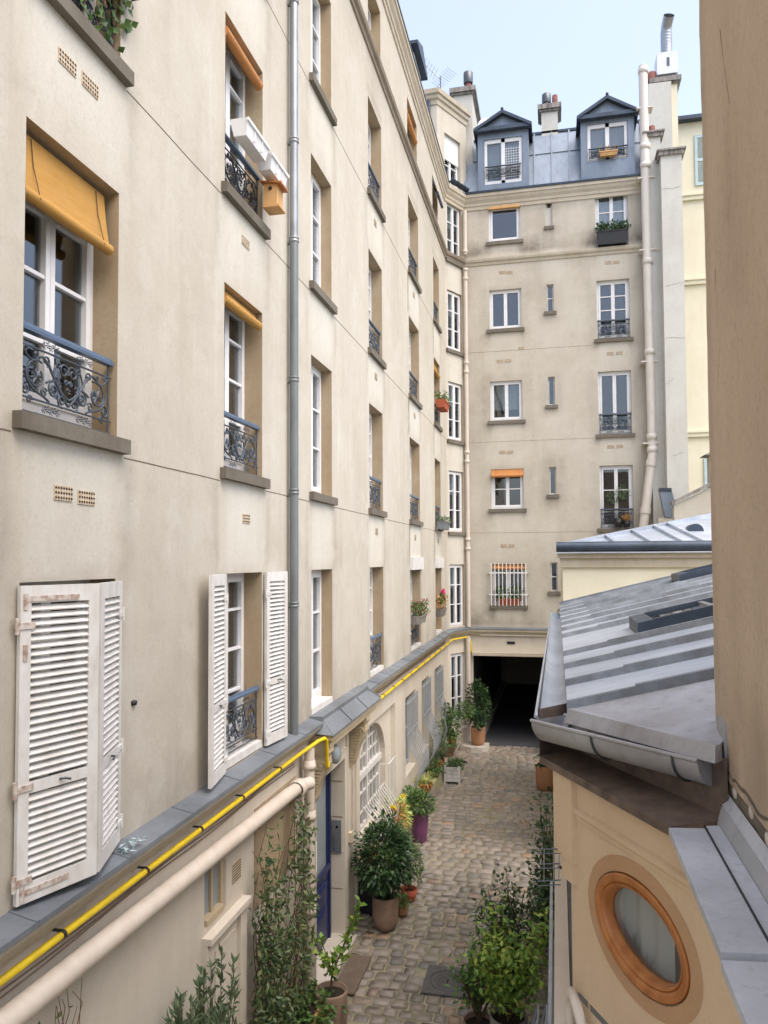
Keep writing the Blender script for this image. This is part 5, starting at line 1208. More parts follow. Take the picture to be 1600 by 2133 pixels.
gs = thing('gas_pipe', 'bright yellow gas pipe clipped under the near half of the ledge', 'pipe', (-3.2, 6, 3.4))
MB().tube([(-3.19, 1.0, gz_), (-3.19, 9.2, gz_), (-3.17, 9.5, gz_+.01), (-3.08, 9.75, gz_+.07), (-3.03, 9.88, gz_+.08), (-3.02, 9.93, gz_+.05), (-3.02, 9.95, gz_-.30), (-3.02, 9.98, gz_-.33), (-3.05, 10.12, gz_-.30)], .025, 12).build('pipe', 'gas', gs)
for yy in (2.3, 3.3, 4.55, 5.6, 6.55, 7.5, 8.6): MB().tube([(-3.19, yy-.015, gz_), (-3.19, yy+.015, gz_)], .030, 12).box(-3.3, -3.19, yy-.01, yy+.01, gz_+.02, gz_+.032).build('clip', 'clip', gs)
gs = thing('gas_pipe', 'yellow gas pipe running from the canopy to the passage corner', 'pipe', (-3.2, 18, 3.3))
GP = [V3(-3.2, 13.4, 3.30), V3(-3.2, 23.5, 3.34)]+[BAY.P(.05, .11, 3.38), BAY.P(.85, .11, 3.40), BAY.P(1.02, .13, 3.34), BAY.P(1.06, .14, 3.2), BAY.P(1.07, .14, 2.95), BAY.P(1.12, .12, 2.85)]
MB().tube(GP, .028, 12).build('pipe', 'gas', gs)
for i in range(11): yy = 14.2+.9*i; MB().tube([(-3.2, yy-.015, 3.305+.004*i*.9), (-3.2, yy+.015, 3.305+.004*i*.9)], .034, 12).build('clip', 'clip', gs)
ca = thing('cable_run', 'bundle of brown cables fixed along the wall under the ledge', 'cable', (-3.27, 12, 3.3)); rng = random.Random(4)
for k in range(3):
    m = MB(); pts = [(-3.285+.006*k, 1+.35*i, 3.30-.022*k+.012*math.sin(i*.9+k)) for i in range(25)]; m.tube(pts, .006, 5, False); m.build('cable', 'wire', ca)
for k in range(3):
    m = MB(); pts = [(-3.285+.006*k, 13.5+.5*i, 3.42-.025*k+.008*math.sin(i*.9+k)) for i in range(20)]; m.tube(pts, .010, 5, False); m.build('cable', 'wire', ca)
wp = thing('waste_pipe', 'fat cream waste pipe running along the wall below the yellow gas pipe', 'pipe', (-3.15, 6, 3.1))
MB().tube([(-3.19, 1.0, 3.19), (-3.19, 4, 3.155), (-3.19, 8.9, 3.03), (-3.17, 9.3, 3.02), (-3.12, 9.52, 3.0)], .082, 18).build('pipe', 'pipe_cream', wp)
MB().lathe((0, 0, 0), [(.1, -.08), (.112, -.07), (.112, .07), (.1, .08)], 16).build('joint_collar', 'pipe_cream', wp).matrix_local = Matrix.Translation(Vector((-3.17, 9.2, 3.02))-Vector((-3.15, 6, 3.1))) @ Matrix.Rotation(R(90), 4, 'X') @ Matrix.Translation(worldloc(wp))
dp = thing('downpipe', 'cream cast downpipe with collars beside the weathered pilaster of the blue door', 'pipe', (-3.17, 9.66, 0))
MB().tube([(-3.17, 9.66, 3.42), (-3.17, 9.66, .04)], .068, 14).build('pipe', 'pipe_cream', dp)
for zz in (3.2, 2.55, 1.35, .35): MB().lathe((-3.17, 9.66, zz), [(.069, -.06), (.088, -.055), (.088, .0), (.078, .01), (.078, .05), (.069, .055)], 14).build('collar', 'pipe_cream', dp)
MB().tube([(-3.17, 9.66, .10), (-3.14, 9.66, .03), (-3.02, 9.66, .0)], .07, 12).build('shoe', 'pipe_cream', dp)

# =================================================================== BLINDS
def blind(fr, u0, u1, zt, drop, rad, mat, label, n=-.02, out=.08):
    t = thing('roller_blind', label, 'blind', fr.P((u0+u1)/2, n, zt-drop)); k = 10; vs = []
    for i in range(k+1):
        f = i/k; nn_ = n+out*f**1.4
        for off in (0, .005): vs += [fr.P(u0, nn_+off, zt-(drop)*f), fr.P(u1, nn_+off, zt-(drop)*f)]
    m = MB(); m.add(vs, [(4*i+2, 4*i+3, 4*i+7, 4*i+6) for i in range(k)]+[(4*i+1, 4*i, 4*i+4, 4*i+5) for i in range(k)], True); m.build('sheet', mat, t)
    a = fr.P(u0-.005, n+out, zt-drop-rad*.6); b = fr.P(u1+.005, n+out, zt-drop-rad*.6); MB().tube([a, b], rad, 16).build('roll', mat, t)
    MB().tube([fr.P(u0, n-.02, zt+.005), fr.P(u1, n-.02, zt+.005)], .016, 8).build('head_rail', mat, t)
    m = MB()
    for f in (.14, .88):
        u = u0+(u1-u0)*f; m.tube([fr.P(u, n+.012, zt-.01), fr.P(u, n+out*.4+.012, zt-drop*.5), fr.P(u, n+out+.01+rad*.6, zt-drop-.01), fr.P(u, n+out+rad*1.03, zt-drop-rad*.7), fr.P(u, n+out, zt-drop-rad*1.65)], .0035, 5)
    m.build('cord', 'twig', t)
blind(LEFT, 4.24, 5.24, 8.68, .40, .042, 'bamboo', 'wide yellow bamboo blind half unrolled over the ornate-railed window', -.09, .05)
blind(LEFT, 7.28, 8.25, 8.69, .10, .050, 'bamboo', 'rolled-up yellow bamboo blind above the railed window beside the grey downpipe', -.07, .05)
blind(LEFT, 7.28, 8.25, 11.58, .14, .055, 'bamboo_or', 'rolled orange bamboo blind above the white planter troughs', -.07, .05)
blind(LEFT, 21.4, 22.4, 11.55, .25, .06, 'bamboo', 'yellow blind in the window with the hanging terracotta trough', -.08, .05)
blind(LEFT, 17.55, 18.75, 16.80, .35, .06, 'bamboo_or', 'orange blind in the top-floor window above the string course', -.08, .05)
blind(LEFT, 21.33, 22.27, 16.80, .45, .04, 'blue_door', 'navy blind in the last top-floor window before the bay', out=.16)
a, b, s, t = hA[1]; blind(BACK, a+.01, b-.01, t-.03, .16, .055, 'bamboo_or', 'bright orange rolled blind on a small window of the back wing', .0, .06)
a, b, s, t = hA[0]; blind(BACK, a+.01, b-.01, t-.02, .10, .04, 'bamboo_or', 'orange blind rolled up behind white window bars', -.06, .04)
a, b, s, t = hA[4]; MB().fbox(BACK, a+.01, b-.01, -.06, .05, t-.12, t-.03).build('shutter_box', 'wood', BB)

# =================================================================== WINDOW BOXES, BIRD HOUSE
def trough(label, fr, u0, u1, n0, n1, z0, h, mat, plant=None, leafm='leaf_mid', seed=1, ribs_=False, name='window_box', cat='window box', group=None):
    t = thing(name, label, cat, fr.P((u0+u1)/2, (n0+n1)/2, z0), group); tp = .03
    P = fr.P; wl = .012; m = MB()
    lo = [(u0+tp, n0+tp), (u0+tp, n1-tp), (u1-tp, n1-tp), (u1-tp, n0+tp)]; hi = [(u0, n0), (u0, n1), (u1, n1), (u1, n0)]; hin = [(u0+wl, n0+wl), (u0+wl, n1-wl), (u1-wl, n1-wl), (u1-wl, n0+wl)]
    vs = [P(u, n, z0) for u, n in lo]+[P(u, n, z0+h) for u, n in hi]+[P(u, n, z0+h) for u, n in hin]+[P(u, n, z0+h-.05) for u, n in hin]
    m.add(vs, [(3, 2, 1, 0)]+[(i, (i+1) % 4, 4+(i+1) % 4, 4+i) for i in range(4)]+[(4+i, 4+(i+1) % 4, 8+(i+1) % 4, 8+i) for i in range(4)]+[(8+i, 8+(i+1) % 4, 12+(i+1) % 4, 12+i) for i in range(4)])
    m.fbox(fr, u0-.012, u1+.012, n1-.004, n1+.012, z0+h-.035, z0+h-.002); m.build('box', mat, t)
    MB().add([P(u, n, z0+h-.045) for u, n in hin], [(0, 1, 2, 3)]).build('soil', 'soil', t)
    if ribs_:
        for i in range(1, 3): u = u0+(u1-u0)*i/3; MB().fbox(fr, u-.006, u+.006, n1-.022, n1+.004, z0+.01, z0+h-.04).build('rib', mat, t)
    if plant: rng = random.Random(seed); fo = MB(); st = MB(); plant(st, fo, P((u0+u1)/2, (n0+n1)/2, z0+h-.04), rng, fr, u1-u0, n1-n0); (st.build('stem', 'twig', t, stuff=True) if st.v else None); fo.build('foliage', leafm, t, stuff=True)
    return t
trough('white plastic planter trough hung on the railing, beside the window head side of its twin', LEFT, 7.26, 7.86, .06, .26, 10.26, .17, 'white', ribs_=True).__setitem__('label', 'white plastic trough on the railing, the one away from the bird house')
trough('white plastic trough on the railing directly above the wooden bird house', LEFT, 7.90, 8.42, .08, .28, 10.22, .17, 'white', ribs_=True)
bh = thing('bird_house', 'small pale wooden bird house hanging below the white planter troughs', 'bird house', LEFT.P(8.25, .2, 9.86))
m = MB(); m.fbox(LEFT, 8.10, 8.30, .10, .26, 9.90, 10.16); m.build('box', 'wood', bh); m = MB(); m.hexa([LEFT.P(8.07, .07, 10.16), LEFT.P(8.07, .32, 10.13), LEFT.P(8.33, .32, 10.13), LEFT.P(8.33, .07, 10.16), LEFT.P(8.07, .07, 10.18), LEFT.P(8.07, .32, 10.15), LEFT.P(8.33, .32, 10.15), LEFT.P(8.33, .07, 10.18)]); m.build('roof', 'wood_or', bh)
MB().fbox(LEFT, 8.09, 8.31, .09, .29, 9.875, 9.899).build('floor', 'wood', bh); MB().lathe((0, 0, 0), [(0, 0), (.022, 0), (.022, .006)], 12).build('entrance_hole', 'vent_hole', bh).matrix_local = Matrix.Translation(LEFT.P(8.097, .18, 10.09)-worldloc(bh)) @ Matrix.Rotation(R(90), 4, 'X') @ Matrix.Translation(worldloc(bh))
MB().tube([LEFT.P(8.2, .17, 10.16), LEFT.P(8.2, .17, 10.25)], .006, 6).build('hanger', 'steel_dark', bh)
def pl_trail(st, fo, top, rng, fr, L, D):
    for i in range(int(70*L/.5)):
        p = top+fr.u*rng.uniform(-L/2, L/2)+fr.n*rng.uniform(-D/2, D/2); leaf(fo, p+V3(0, 0, rng.uniform(0, .12)), rv(rng)+V3(0, 0, .6), rv(rng), rng.uniform(.05, .12), .03)
def pl_bushy(hh, ll, nn):
    def f(st, fo, top, rng, fr, L, D):
        for i in range(nn):
            p = top+fr.u*rng.uniform(-L/2, L/2)*1.05+fr.n*rng.uniform(-D/2, D/2)*1.3; hgt = hh*rng.random()**.7; q = p+V3(rng.uniform(-.05, .05), rng.uniform(-.05, .05), hgt); leaf(fo, q, rv(rng)+V3(0, 0, .5), rv(rng), ll*rng.uniform(.6, 1.3), ll*.5)
            if i % 12 == 0: st.tube([p, q], .004, 4, False)
    return f
ft = trough('terracotta trough with wispy green plants hooked on a far railing', LEFT, 21.42, 22.3, .02, .30, 10.18, .22, 'terracotta', pl_bushy(.25, .09, 160), 'leaf_mid', 2)
trough('olive green trough tilting from the railing next to the bay', LEFT, 21.4, 22.4, .03, .28, 6.72, .22, 'leaf_sage' if 0 else 'zinc_rib', pl_bushy(.16, .08, 120), 'leaf_sage', 3)
trough('grey trough of reddish sedum before a ground-ledge window', LEFT, 17.6, 18.5, -.05, .22, 4.35, .2, 'stone_g', pl_bushy(.32, .07, 380), 'leaf_mid', 4)
fo = MB(); rng = random.Random(8)
for i in range(80): leaf(fo, LEFT.P(rng.uniform(17.55, 18.5), rng.uniform(-.05, .28), 4.6+.30*rng.random()), rv(rng)+V3(0, 0, .4), rv(rng), .06, .04)
tag(fo.build('red_sedum', 'petal_r'), 'red flower heads over the grey trough on the window', 'flowers')
pg = trough('small trough of pink and rust flowers in the window next to the bay', LEFT, 21.45, 22.15, -.05, .2, 4.25, .22, 'stone_g', pl_bushy(.4, .09, 160), 'leaf_dry', 6)
fo = MB()
for i in range(40): leaf(fo, LEFT.P(21.75+rng.uniform(-.15, .15), .15, 4.88+.12*rng.random()), rv(rng), rv(rng), .08, .06)
fo.build('blossom', 'petal_p', pg, stuff=True); fo = MB()
for i in range(60): leaf(fo, LEFT.P(21.75+rng.uniform(-.2, .2), .12+rng.uniform(-.05, .08), 4.62+.25*rng.random()), rv(rng), rv(rng), .08, .05)
fo.build('leaves', 'leaf_mid', pg, stuff=True)
guard(LB, LEFT, 17.56, 18.89, 3.83, -.05, .5); 
a, b, s, t = hC[3]; trough('long black planter with trailing greenery in the top window of the back wing', BACK, a+.03, b-.03, -.02, .22, s+.02, .42, 'black', pl_bushy(.28, .11, 380), 'leaf_dark', 7)
a, b, s, t = hA[0]; trough('terracotta box with two green herbs behind white window bars', BACK, a+.17, b-.14, -.08, .07, s+.0, .2, 'terracotta', lambda st, fo, top, rng, fr, L, D: [crown(fo, rng, top+fr.u*(sg*L*.33-.02)+V3(0, 0, .24), (.22, .12, .22), 130, .10, .06) for sg in (-1, 1)] and None, 'leaf_mid', 9)
fr = Fr(0, 24.66, 1, 0); trough('weathered wooden planter in the dormer window beside the soil pipe', fr, 1.5, 2.05, .03, .2, DZ(1270, 330), .14, 'wood', pl_bushy(.2, .07, 40), 'leaf_dry', 10)
# olive tree and dry grass in pots on the third-column railing
a, b, s, t = hC[0]
def olive(st, fo, top, rng):
    st.tube([top, top+V3(.02, 0, .4), top+V3(0, 0, .75)], [.012, .010, .006], 6); crown(fo, rng, top+V3(-.12, 0, .72), (.22, .18, .16), 150, .09, .03); crown(fo, rng, top+V3(.16, 0, .86), (.20, .18, .2), 150, .09, .03)
potted('potted_olive', 'young olive tree in a black pot before a railed window of the back wing', (1.88, 24.60, s+.02), pot_prof(.09, .13, .28), 'black', 'leaf_sage', olive, 3)
def drygrass(st, fo, top, rng):
    for i in range(120): d = rv(rng)+V3(0, 0, 1.4); leaf(fo, top, d, rv(rng), rng.uniform(.15, .36), .02)
potted('potted_grass', 'tuft of dry rust grass in a dark pot next to the young olive tree', (2.14, 24.60, s+.02), pot_prof(.08, .11, .2), 'black', 'leaf_dry', drygrass, 4)
# ivy and dark plant hanging in the topmost near window
iv = MB(); rng = random.Random(12)
for i in range(140):
    u = 5.31-abs(rng.gauss(0, .35)); zz = 9.80+rng.random()*1.1*(1 if u > 5 else .5); leaf(iv, LEFT.P(u, rng.uniform(-.08, .03), zz), rv(rng), Vector((1, 0, 0))+rv(rng)*.5, .07, .06)
for i in range(22): leaf(iv, LEFT.P(5.28+rng.uniform(0, .12), .04, 10.25+rng.uniform(-.25, .15)), rv(rng), Vector((1, 0, 0)), .07, .06)
st = MB()
for k in range(4): st.tube([LEFT.P(5.25-.2*k, -.03, 9.8), LEFT.P(5.2-.2*k+.1, -.01, 10.3), LEFT.P(5.3-.2*k, .0, 10.9)], .005, 5)
t = thing('ivy_plant', 'ivy growing through the dark railing high on the left facade', 'ivy', LEFT.P(5.1, 0, 9.76)); iv.build('foliage', 'leaf_mid', t, stuff=True); st.build('stem', 'twig', t)
trough('dark trough on the high railing with ivy', LEFT, 4.3, 5.42, .02, .22, 10.33, .2, 'black', pl_trail, 'leaf_dark', 13)

# =================================================================== DOOR FITTINGS
lp = thing('bulkhead_lamp', 'round grey wall lamp above the blue door', 'lamp', LEFT.P(11.1, .05, 3.0))
m = MB(); k = 20; ctr = LEFT.P(10.85, .10, 3.04)
m.lathe((0, 0, 0), [(0, .0), (.13, .0), (.14, .03), (.13, .07), (.09, .10), (0, .11)], k); mt = Matrix.Rotation(R(90), 4, 'Y'); m.v = [tuple(mt @ Vector(p)+ctr) for p in m.v]; m.build('glass_dome', 'frost', lp); MB().fbox(LEFT, 10.79, 10.91, .0, .10, 2.98, 3.10).build('bracket', 'iron', lp)
ic = thing('intercom_panel', 'grey metal intercom panel with name buttons on the door jamb', 'intercom', (-3.5, 11.7, 1.3))
zi0, zi1 = 1.30, 1.80; yj = 11.716; MB().box(-3.475, -3.325, yj-.018, yj, zi0, zi1).build('plate', 'zinc_ledge', ic)
m = MB()
for i in range(8):
    for x in (-3.462, -3.42, -3.378): m.box(x, x+.03, yj-.022, yj-.0185, zi0+.04+.03*i, zi0+.055+.03*i)
m.build('buttons', 'steel', ic, stuff=True); MB().lathe((0, 0, 0), [(0, 0), (.02, 0), (.02, .004)], 10).build('camera_eye', 'black', ic).matrix_local = Matrix.Translation(Vector((-3.39, yj-.018, zi1-.10))-worldloc(ic)) @ Matrix.Rotation(R(90), 4, 'X') @ Matrix.Translation(worldloc(ic))
tag(MB().box(-3.3, -3.25, 12.02, 12.14, 1.35, 1.50).build('switch_box', 'vent'), 'small cream switch box on the wall right of the intercom', 'switch box')
tag(MB().box(-3.516, -3.511, 10.72, 11.05, 1.25, 1.70).build('paper_notice', 'paper'), 'white paper notice stuck inside the blue door glass', 'notice')
tag(MB().box(-3.04, -2.72, 10.2, 11.2, .022, .045).build('door_mat', 'purple' if 0 else 'joint'), 'dark grid door mat before the blue entrance', 'mat')
tag(MB().tube([(-3.27, 12.22, 3.2), (-3.27, 12.22, 1.5)], .012, 6).build('conduit', 'pipe_cream'), 'thin cream conduit running down to the switch box', 'conduit')
tag(MB().lathe((-3.30, 5.58, 4.72), [(0, -.02), (.03, -.01), (.035, .02), (0, .03)], 8).build('wall_hook', 'iron_dark'), 'small dark iron shutter hook on the plaster', 'hook')
rg = MB(); rng = random.Random(21)
for i in range(26): leaf(rg, V3(-3.16+rng.uniform(-.04, .05), 5.30+rng.uniform(-.1, .12), 3.70+rng.uniform(0, .04)), rv(rng), V3(0, 0, 1), .06, .03)
tag(rg.build('plastic_scrap', 'shutter_blue'), 'crumpled turquoise plastic scrap under the closed shutter', 'litter')

# =================================================================== PLANTS OF THE COURTYARD
pl = thing('stone_plinth', 'low stone plinth along the foot of the left wall carrying flower pots', 'plinth', (-3.1, 19, 0))
MB().box(-3.3, -2.98, 15.9, 23.2, -.03, .42).build('block', 'concrete', pl)
stp = thing('stone_step', 'rounded white stone step at the passage corner', 'step', (-2.45, 24.0, 0)); MB().prism([(-2.95, 24.68, -.03), (-2.95, 23.75, -.03), (-2.6, 23.55, -.03), (-2.25, 23.60, -.03), (-2.10, 23.8, -.03), (-2.10, 24.28, -.03), (-2.63, 24.28, -.03)], (0, 0, .19)).build('block', 'stone_w', stp)
tag(MB().lathe((-2.75, 22.4, .0), [(0, .022), (.17, .022), (.19, .0)], 20).build('drain_cover', 'iron_dark'), 'small round iron drain cover near the stone step', 'drain')

def bush(rad, n, l, w, trunk=.18, up=.0, two=True):
    def f(st, fo, top, rng):
        st.tube([top-V3(0, 0, .03), top+V3(.01, 0, trunk+rad[2]*.6)], [.02, .012], 7)
        c = top+V3(0, 0, trunk+rad[2]+up); crown(fo, rng, c, rad, n, l, w)
        for k in range(6): d = rv(rng); st.tube([top+V3(0, 0, trunk), c+V3(d.x*rad[0]*.6, d.y*rad[1]*.6, d.z*rad[2]*.5)], .007, 5)
    return f
def arching(n, l, w):
    def f(st, fo, top, rng):
        for i in range(n):
            a = rng.random()*6.28; d = V3(math.cos(a), math.sin(a), rng.uniform(.6, 2.2)).normalized(); s = d.cross(V3(0, 0, 1)).normalized()*w/2; ll = l*rng.uniform(.6, 1.2); p = top.copy(); vs = []
            for k in range(5):
                ww = (1-k/4.2)**.6; vs += [p-s*ww, p+s*ww]; p = p+d*ll/4; d = (d+V3(0, 0, -.42)).normalized()
            fo.add(vs, [(2*k, 2*k+1, 2*k+3, 2*k+2) for k in range(4)])
    return f
def lemon(st, fo, top, rng):
    trunks = [(V3(.02, .0, .30), V3(.05, .05, .62)), (V3(-.02, .05, .30), V3(-.16, .12, .52))]
    st.tube([top, top+V3(0, .02, .18), top+V3(.01, .04, .32)], [.016, .013, .01], 7)
    ends = [V3(.30, .15, .95), V3(.22, .05, .75), V3(-.16, .1, .62), V3(-.05, -.05, .5), V3(.12, -.1, .55), V3(-.28, .05, .72), V3(.35, .1, 1.12), V3(.0, .1, .45)]
    for e in ends:
        mid = e*.5+V3(0, .02, .12); st.tube([top+V3(.01, .04, .25), top+mid, top+e], [.008, .006, .004], 6)
        for k in range(17):
            t_ = rng.uniform(.45, 1.05); p = top+e*t_+V3(0, 0, .0); leaf(fo, p, rv(rng)+V3(0, 0, .5), rv(rng)+V3(0, 0, .6), rng.uniform(.08, .15), .06)
GP_ = lambda x, y: pixz(x, y, 0)
p = GP_(690, 2150); potted('potted_lemon_tree', 'spindly lemon tree with yellowing leaves in a tall tan pot by the blue door', (p.x, p.y, 0), round_prof(.205, .52), 'pot_tan', 'leaf_light', lemon, 5)
p = GP_(803, 1934); potted('potted_shrub', 'dense dark glossy shrub in a rounded tan pot in front of the arched window', (p.x, p.y, 0), round_prof(.205, .52), 'pot_tan', 'leaf_dark', bush((.44, .44, .56), 2600, .105, .05, .12), 6)
p = GP_(838, 1906); potted('potted_moss', 'tiny clay pot with a green tuft beside the dense dark shrub', (p.x, p.y, 0), round_prof(.10, .20), 'pot_clay', 'leaf_mid', bush((.12, .12, .10), 260, .05, .03, .0), 7)
p = GP_(850, 1880); potted('potted_fern', 'bright feathery green plant in a clay pot behind the dense dark shrub', (p.x, p.y+.1, 0), pot_prof(.10, .14, .2), 'terracotta', 'leaf_mid', bush((.26, .24, .34), 900, .07, .03, .2), 8)
p = GP_(873, 1752); potted('potted_daisies', 'tall purple plastic pot with leafy green rosettes', (p.x, p.y, 0), pot_prof(.155, .225, .74, .02, .02), 'purple', 'leaf_mid', lambda st, fo, top, rng: (crown(fo, rng, top+V3(0, 0, .12), (.34, .34, .20), 700, .12, .045), None)[1], 9)
p = GP_(768, 1897); bn = thing('waste_bin', 'black plastic bin with a white label tucked behind the tan pot', 'bin', (p.x, p.y+.15, 0)); MB().lathe((p.x, p.y+.15, 0), [(0, 0), (.14, 0), (.17, .62), (.175, .66), (0, .68)], 20).build('body', 'black', bn); MB().box(p.x-.05, p.x+.05, p.y-.03, p.y-.024, .1, .15).build('label_tag', 'paper', bn)
# pots behind the shrub, on the arched window's grille
potted('potted_plant', 'terracotta pot with brown stalks under the bellied white grille', (-3.10, 12.75, .68), pot_prof(.10, .14, .2, .02, .012), 'terracotta', 'leaf_dry', arching(40, .4, .02), 10); tag(MB().box(-3.25, -2.95, 12.55, 12.95, .0, .68).build('pot_stand', 'iron_dark'), 'dark stand carrying the terracotta pot of brown stalks', 'stand')
potted('potted_marigold', 'tall withered marigolds with yellow flowers in a dark pot by the arched window', (-3.02, 14.1, .0), pot_prof(.15, .19, .55), 'black', 'leaf_dry', lambda st, fo, top, rng: [st.tube([top, top+V3(dx, dy, .75)], .008, 5) for dx, dy in ((0, 0), (.1, .3), (-.05, .12))] and [crown(fo, rng, top+V3(dx, dy, .5), (.10, .10, .32), 110, .09, .035) for dx, dy in ((0, 0), (.1, .3))] and None, 11)
fo = MB(); rng = random.Random(31)
for cxy in ((-3.02, 14.1, 1.28), (-2.92, 14.6, 1.34), (-3.0, 14.2, 1.22)):
    for i in range(26): leaf(fo, V3(*cxy), rv(rng)+V3(0, 0, .4), rv(rng), .06, .03)
tag(fo.build('marigold_heads', 'petal_y'), 'bright yellow marigold heads on top of withered stems', 'flowers')
potted('potted_shrub', 'leafy green plant in a dark pot between the grille and the purple pot', (-2.95, 13.7, .0), pot_prof(.14, .18, .4), 'black', 'leaf_mid', bush((.34, .36, .36), 900, .10, .045, .05), 12)
potted('potted_aucuba', 'yellow variegated shrub against the wall above the purple pot', (-3.12, 14.95, .0), pot_prof(.12, .16, .4), 'black', 'leaf_yellow', bush((.24, .34, .36), 600, .13, .055, .12), 13)
potted('potted_spider_plant', 'terracotta pot with pale green arching leaves on the plinth end', (-3.08, 16.4, .42), pot_prof(.11, .16, .22, .02, .015), 'terracotta', 'leaf_mid', bush((.24, .24, .18), 420, .10, .04, .02), 14)
potted('potted_spider_plant', 'terracotta pot of striped spider plant on the plinth below the first bars', (-3.06, 18.0, .42), pot_prof(.11, .16, .22, .02, .015), 'terracotta', 'leaf_yellow', arching(130, .45, .02), 15)
potted('potted_ivy', 'low spreading blue-green plant on the plinth behind the white box', (-3.06, 19.3, .42), pot_prof(.10, .14, .16), 'black', 'leaf_mid', bush((.28, .3, .18), 500, .07, .05, .0), 16)
potted('potted_grass', 'tall dry and green grasses in front of the second barred window', (-3.05, 20.1, .42), pot_prof(.11, .15, .25), 'terracotta', 'leaf_sage', lambda st, fo, top, rng: (arching(110, .8, .02)(st, fo, top, rng), crown(fo, rng, top+V3(0, 0, .7), (.2, .3, .4), 350, .08, .03))[0], 17)
potted('potted_rose', 'bushy green climber in terracotta before the third barred window', (-2.98, 21.4, .42), pot_prof(.13, .18, .26, .02, .015), 'terracotta', 'leaf_mid', lambda st, fo, top, rng: [crown(fo, rng, top+V3(dx, dy, dz), r_, nn_, .10, .055) for dx, dy, dz, r_, nn_ in ((0, 0, .25, (.3, .35, .25), 420), (.05, .2, .65, (.26, .3, .3), 420), (.35, .7, .95, (.3, .35, .2), 300), (.0, -.1, .95, (.14, .2, .3), 220))] and None, 18)
potted('potted_herb', 'pale leafed herb in a small clay pot near the wall by the third bars', (-3.05, 22.6, .42), pot_prof(.10, .14, .2), 'terracotta', 'leaf_yellow', arching(90, .4, .025), 19)
# white slatted planter box
wb = thing('planter_box', 'white slatted wooden planter box with low green plants on the cobbles', 'planter', (-2.72, 20.4, 0)); bx = (-2.93, -2.53, 20.2, 20.62)
for i in range(4):
    for x0, x1, y0, y1 in ((bx[0], bx[1], bx[2], bx[2]+.02), (bx[0], bx[1], bx[3]-.02, bx[3]), (bx[0], bx[0]+.02, bx[2]+.021, bx[3]-.021), (bx[1]-.02, bx[1], bx[2]+.021, bx[3]-.021)): MB().box(x0, x1, y0, y1, .06+.095*i, .147+.095*i).build('slat', 'white_old', wb)
for x in (bx[0]-.012, bx[1]-.03):
    for y_ in (bx[2]-.012, bx[3]-.03): MB().box(x, x+.042, y_, y_+.042, .0, .46).build('post', 'white_old', wb)
MB().box(bx[0]+.02, bx[1]-.02, bx[2]+.02, bx[3]-.02, .08, .40).build('soil', 'soil', wb); fo = MB(); rng = random.Random(41); crown(fo, rng, (-2.66, 20.45, .47), (.2, .2, .12), 320, .08, .05); fo.build('foliage', 'leaf_mid', wb, stuff=True)
p = (-2.42, 23.95, .16); potted('potted_camellia', 'tall dark bush in a clay pot on the stone step at the passage', p, round_prof(.22, .55), 'pot_clay', 'leaf_dark', bush((.36, .36, .72), 1500, .11, .06, .05), 20)
p = GP_(1132, 1645); potted('potted_bush', 'clay pot standing against the low ochre house near the passage', (p.x+.05, p.y, 0), round_prof(.24, .62), 'pot_clay', 'leaf_dark', bush((.25, .25, .18), 200, .09, .05, .0), 21)
lt = MB(); rng = random.Random(44); crown(lt, rng, (-.35, 24.0, .75), (.35, .4, .75), 420, .10, .05)
t = thing('shrub', 'thin dark shrub in the shade at the passage mouth', 'shrub', (-.35, 24.0, 0)); lt.build('foliage', 'leaf_dark', t, stuff=True); MB().tube([(-.35, 24, -.02), (-.4, 24, .5), (-.3, 24.05, 1.1)], [.02, .015, .008], 6).build('stem', 'bark', t)

# climbing vine on the ground-floor wall
vt = thing('climbing_vine', 'straggling evergreen climber covering the wall beside the blue door pilaster', 'vine', (-3.2, 8.8, 0)); rng = random.Random(51); vs_ = MB(); vl = MB()
for k in range(24):
    u = rng.uniform(7.95, 9.25); pts = [LEFT.P(u, .05, .1)]; zt = rng.uniform(1.6, 3.05)
    for i in range(9): u += rng.uniform(-.14, .14); u = min(9.95, max(7.75, u)); pts.append(LEFT.P(u, .05+rng.uniform(0, .16), .1+(zt-.1)*(i+1)/9))
    vs_.tube(pts, [.011-.0009*i for i in range(10)], 5)
    for i in range(185):
        j = rng.randrange(9); f = rng.random(); p = pts[j]*(1-f)+pts[j+1]*f; dns = noise.noise(Vector((p.y*1.6, p.z*1.3, 7)))
        if dns < -.05 and rng.random() < .8: continue
        p = p+Vector((rng.uniform(.0, .14), rng.gauss(0, .075), rng.gauss(0, .05)))
        leaf(vl, p, rv(rng)+V3(.35, 0, -.3), V3(1, 0, .2)+rv(rng)*.8, rng.uniform(.06, .12), .042)
vs_.build('stem', 'twig', vt); vl.build('foliage', 'leaf_vine', vt, stuff=True)
tb = thing('planter_box', 'open wooden planter box at the foot of the climber', 'planter', (-3.05, 9.3, 0))
for x0, x1, y0, y1 in ((-3.28, -2.86, 8.6, 8.64), (-3.28, -2.86, 9.42, 9.46), (-3.28, -3.24, 8.64, 9.42), (-2.90, -2.86, 8.64, 9.42)): MB().box(x0, x1, y0, y1, .0, .42).build('board', 'wood', tb)
MB().box(-3.24, -2.9, 8.64, 9.42, 0, .36).build('soil', 'soil', tb); fo = MB(); crown(fo, rng, (-2.95, 9.15, .42), (.25, .45, .14), 500, .08, .06); fo.build('foliage', 'leaf_mid', tb, stuff=True)
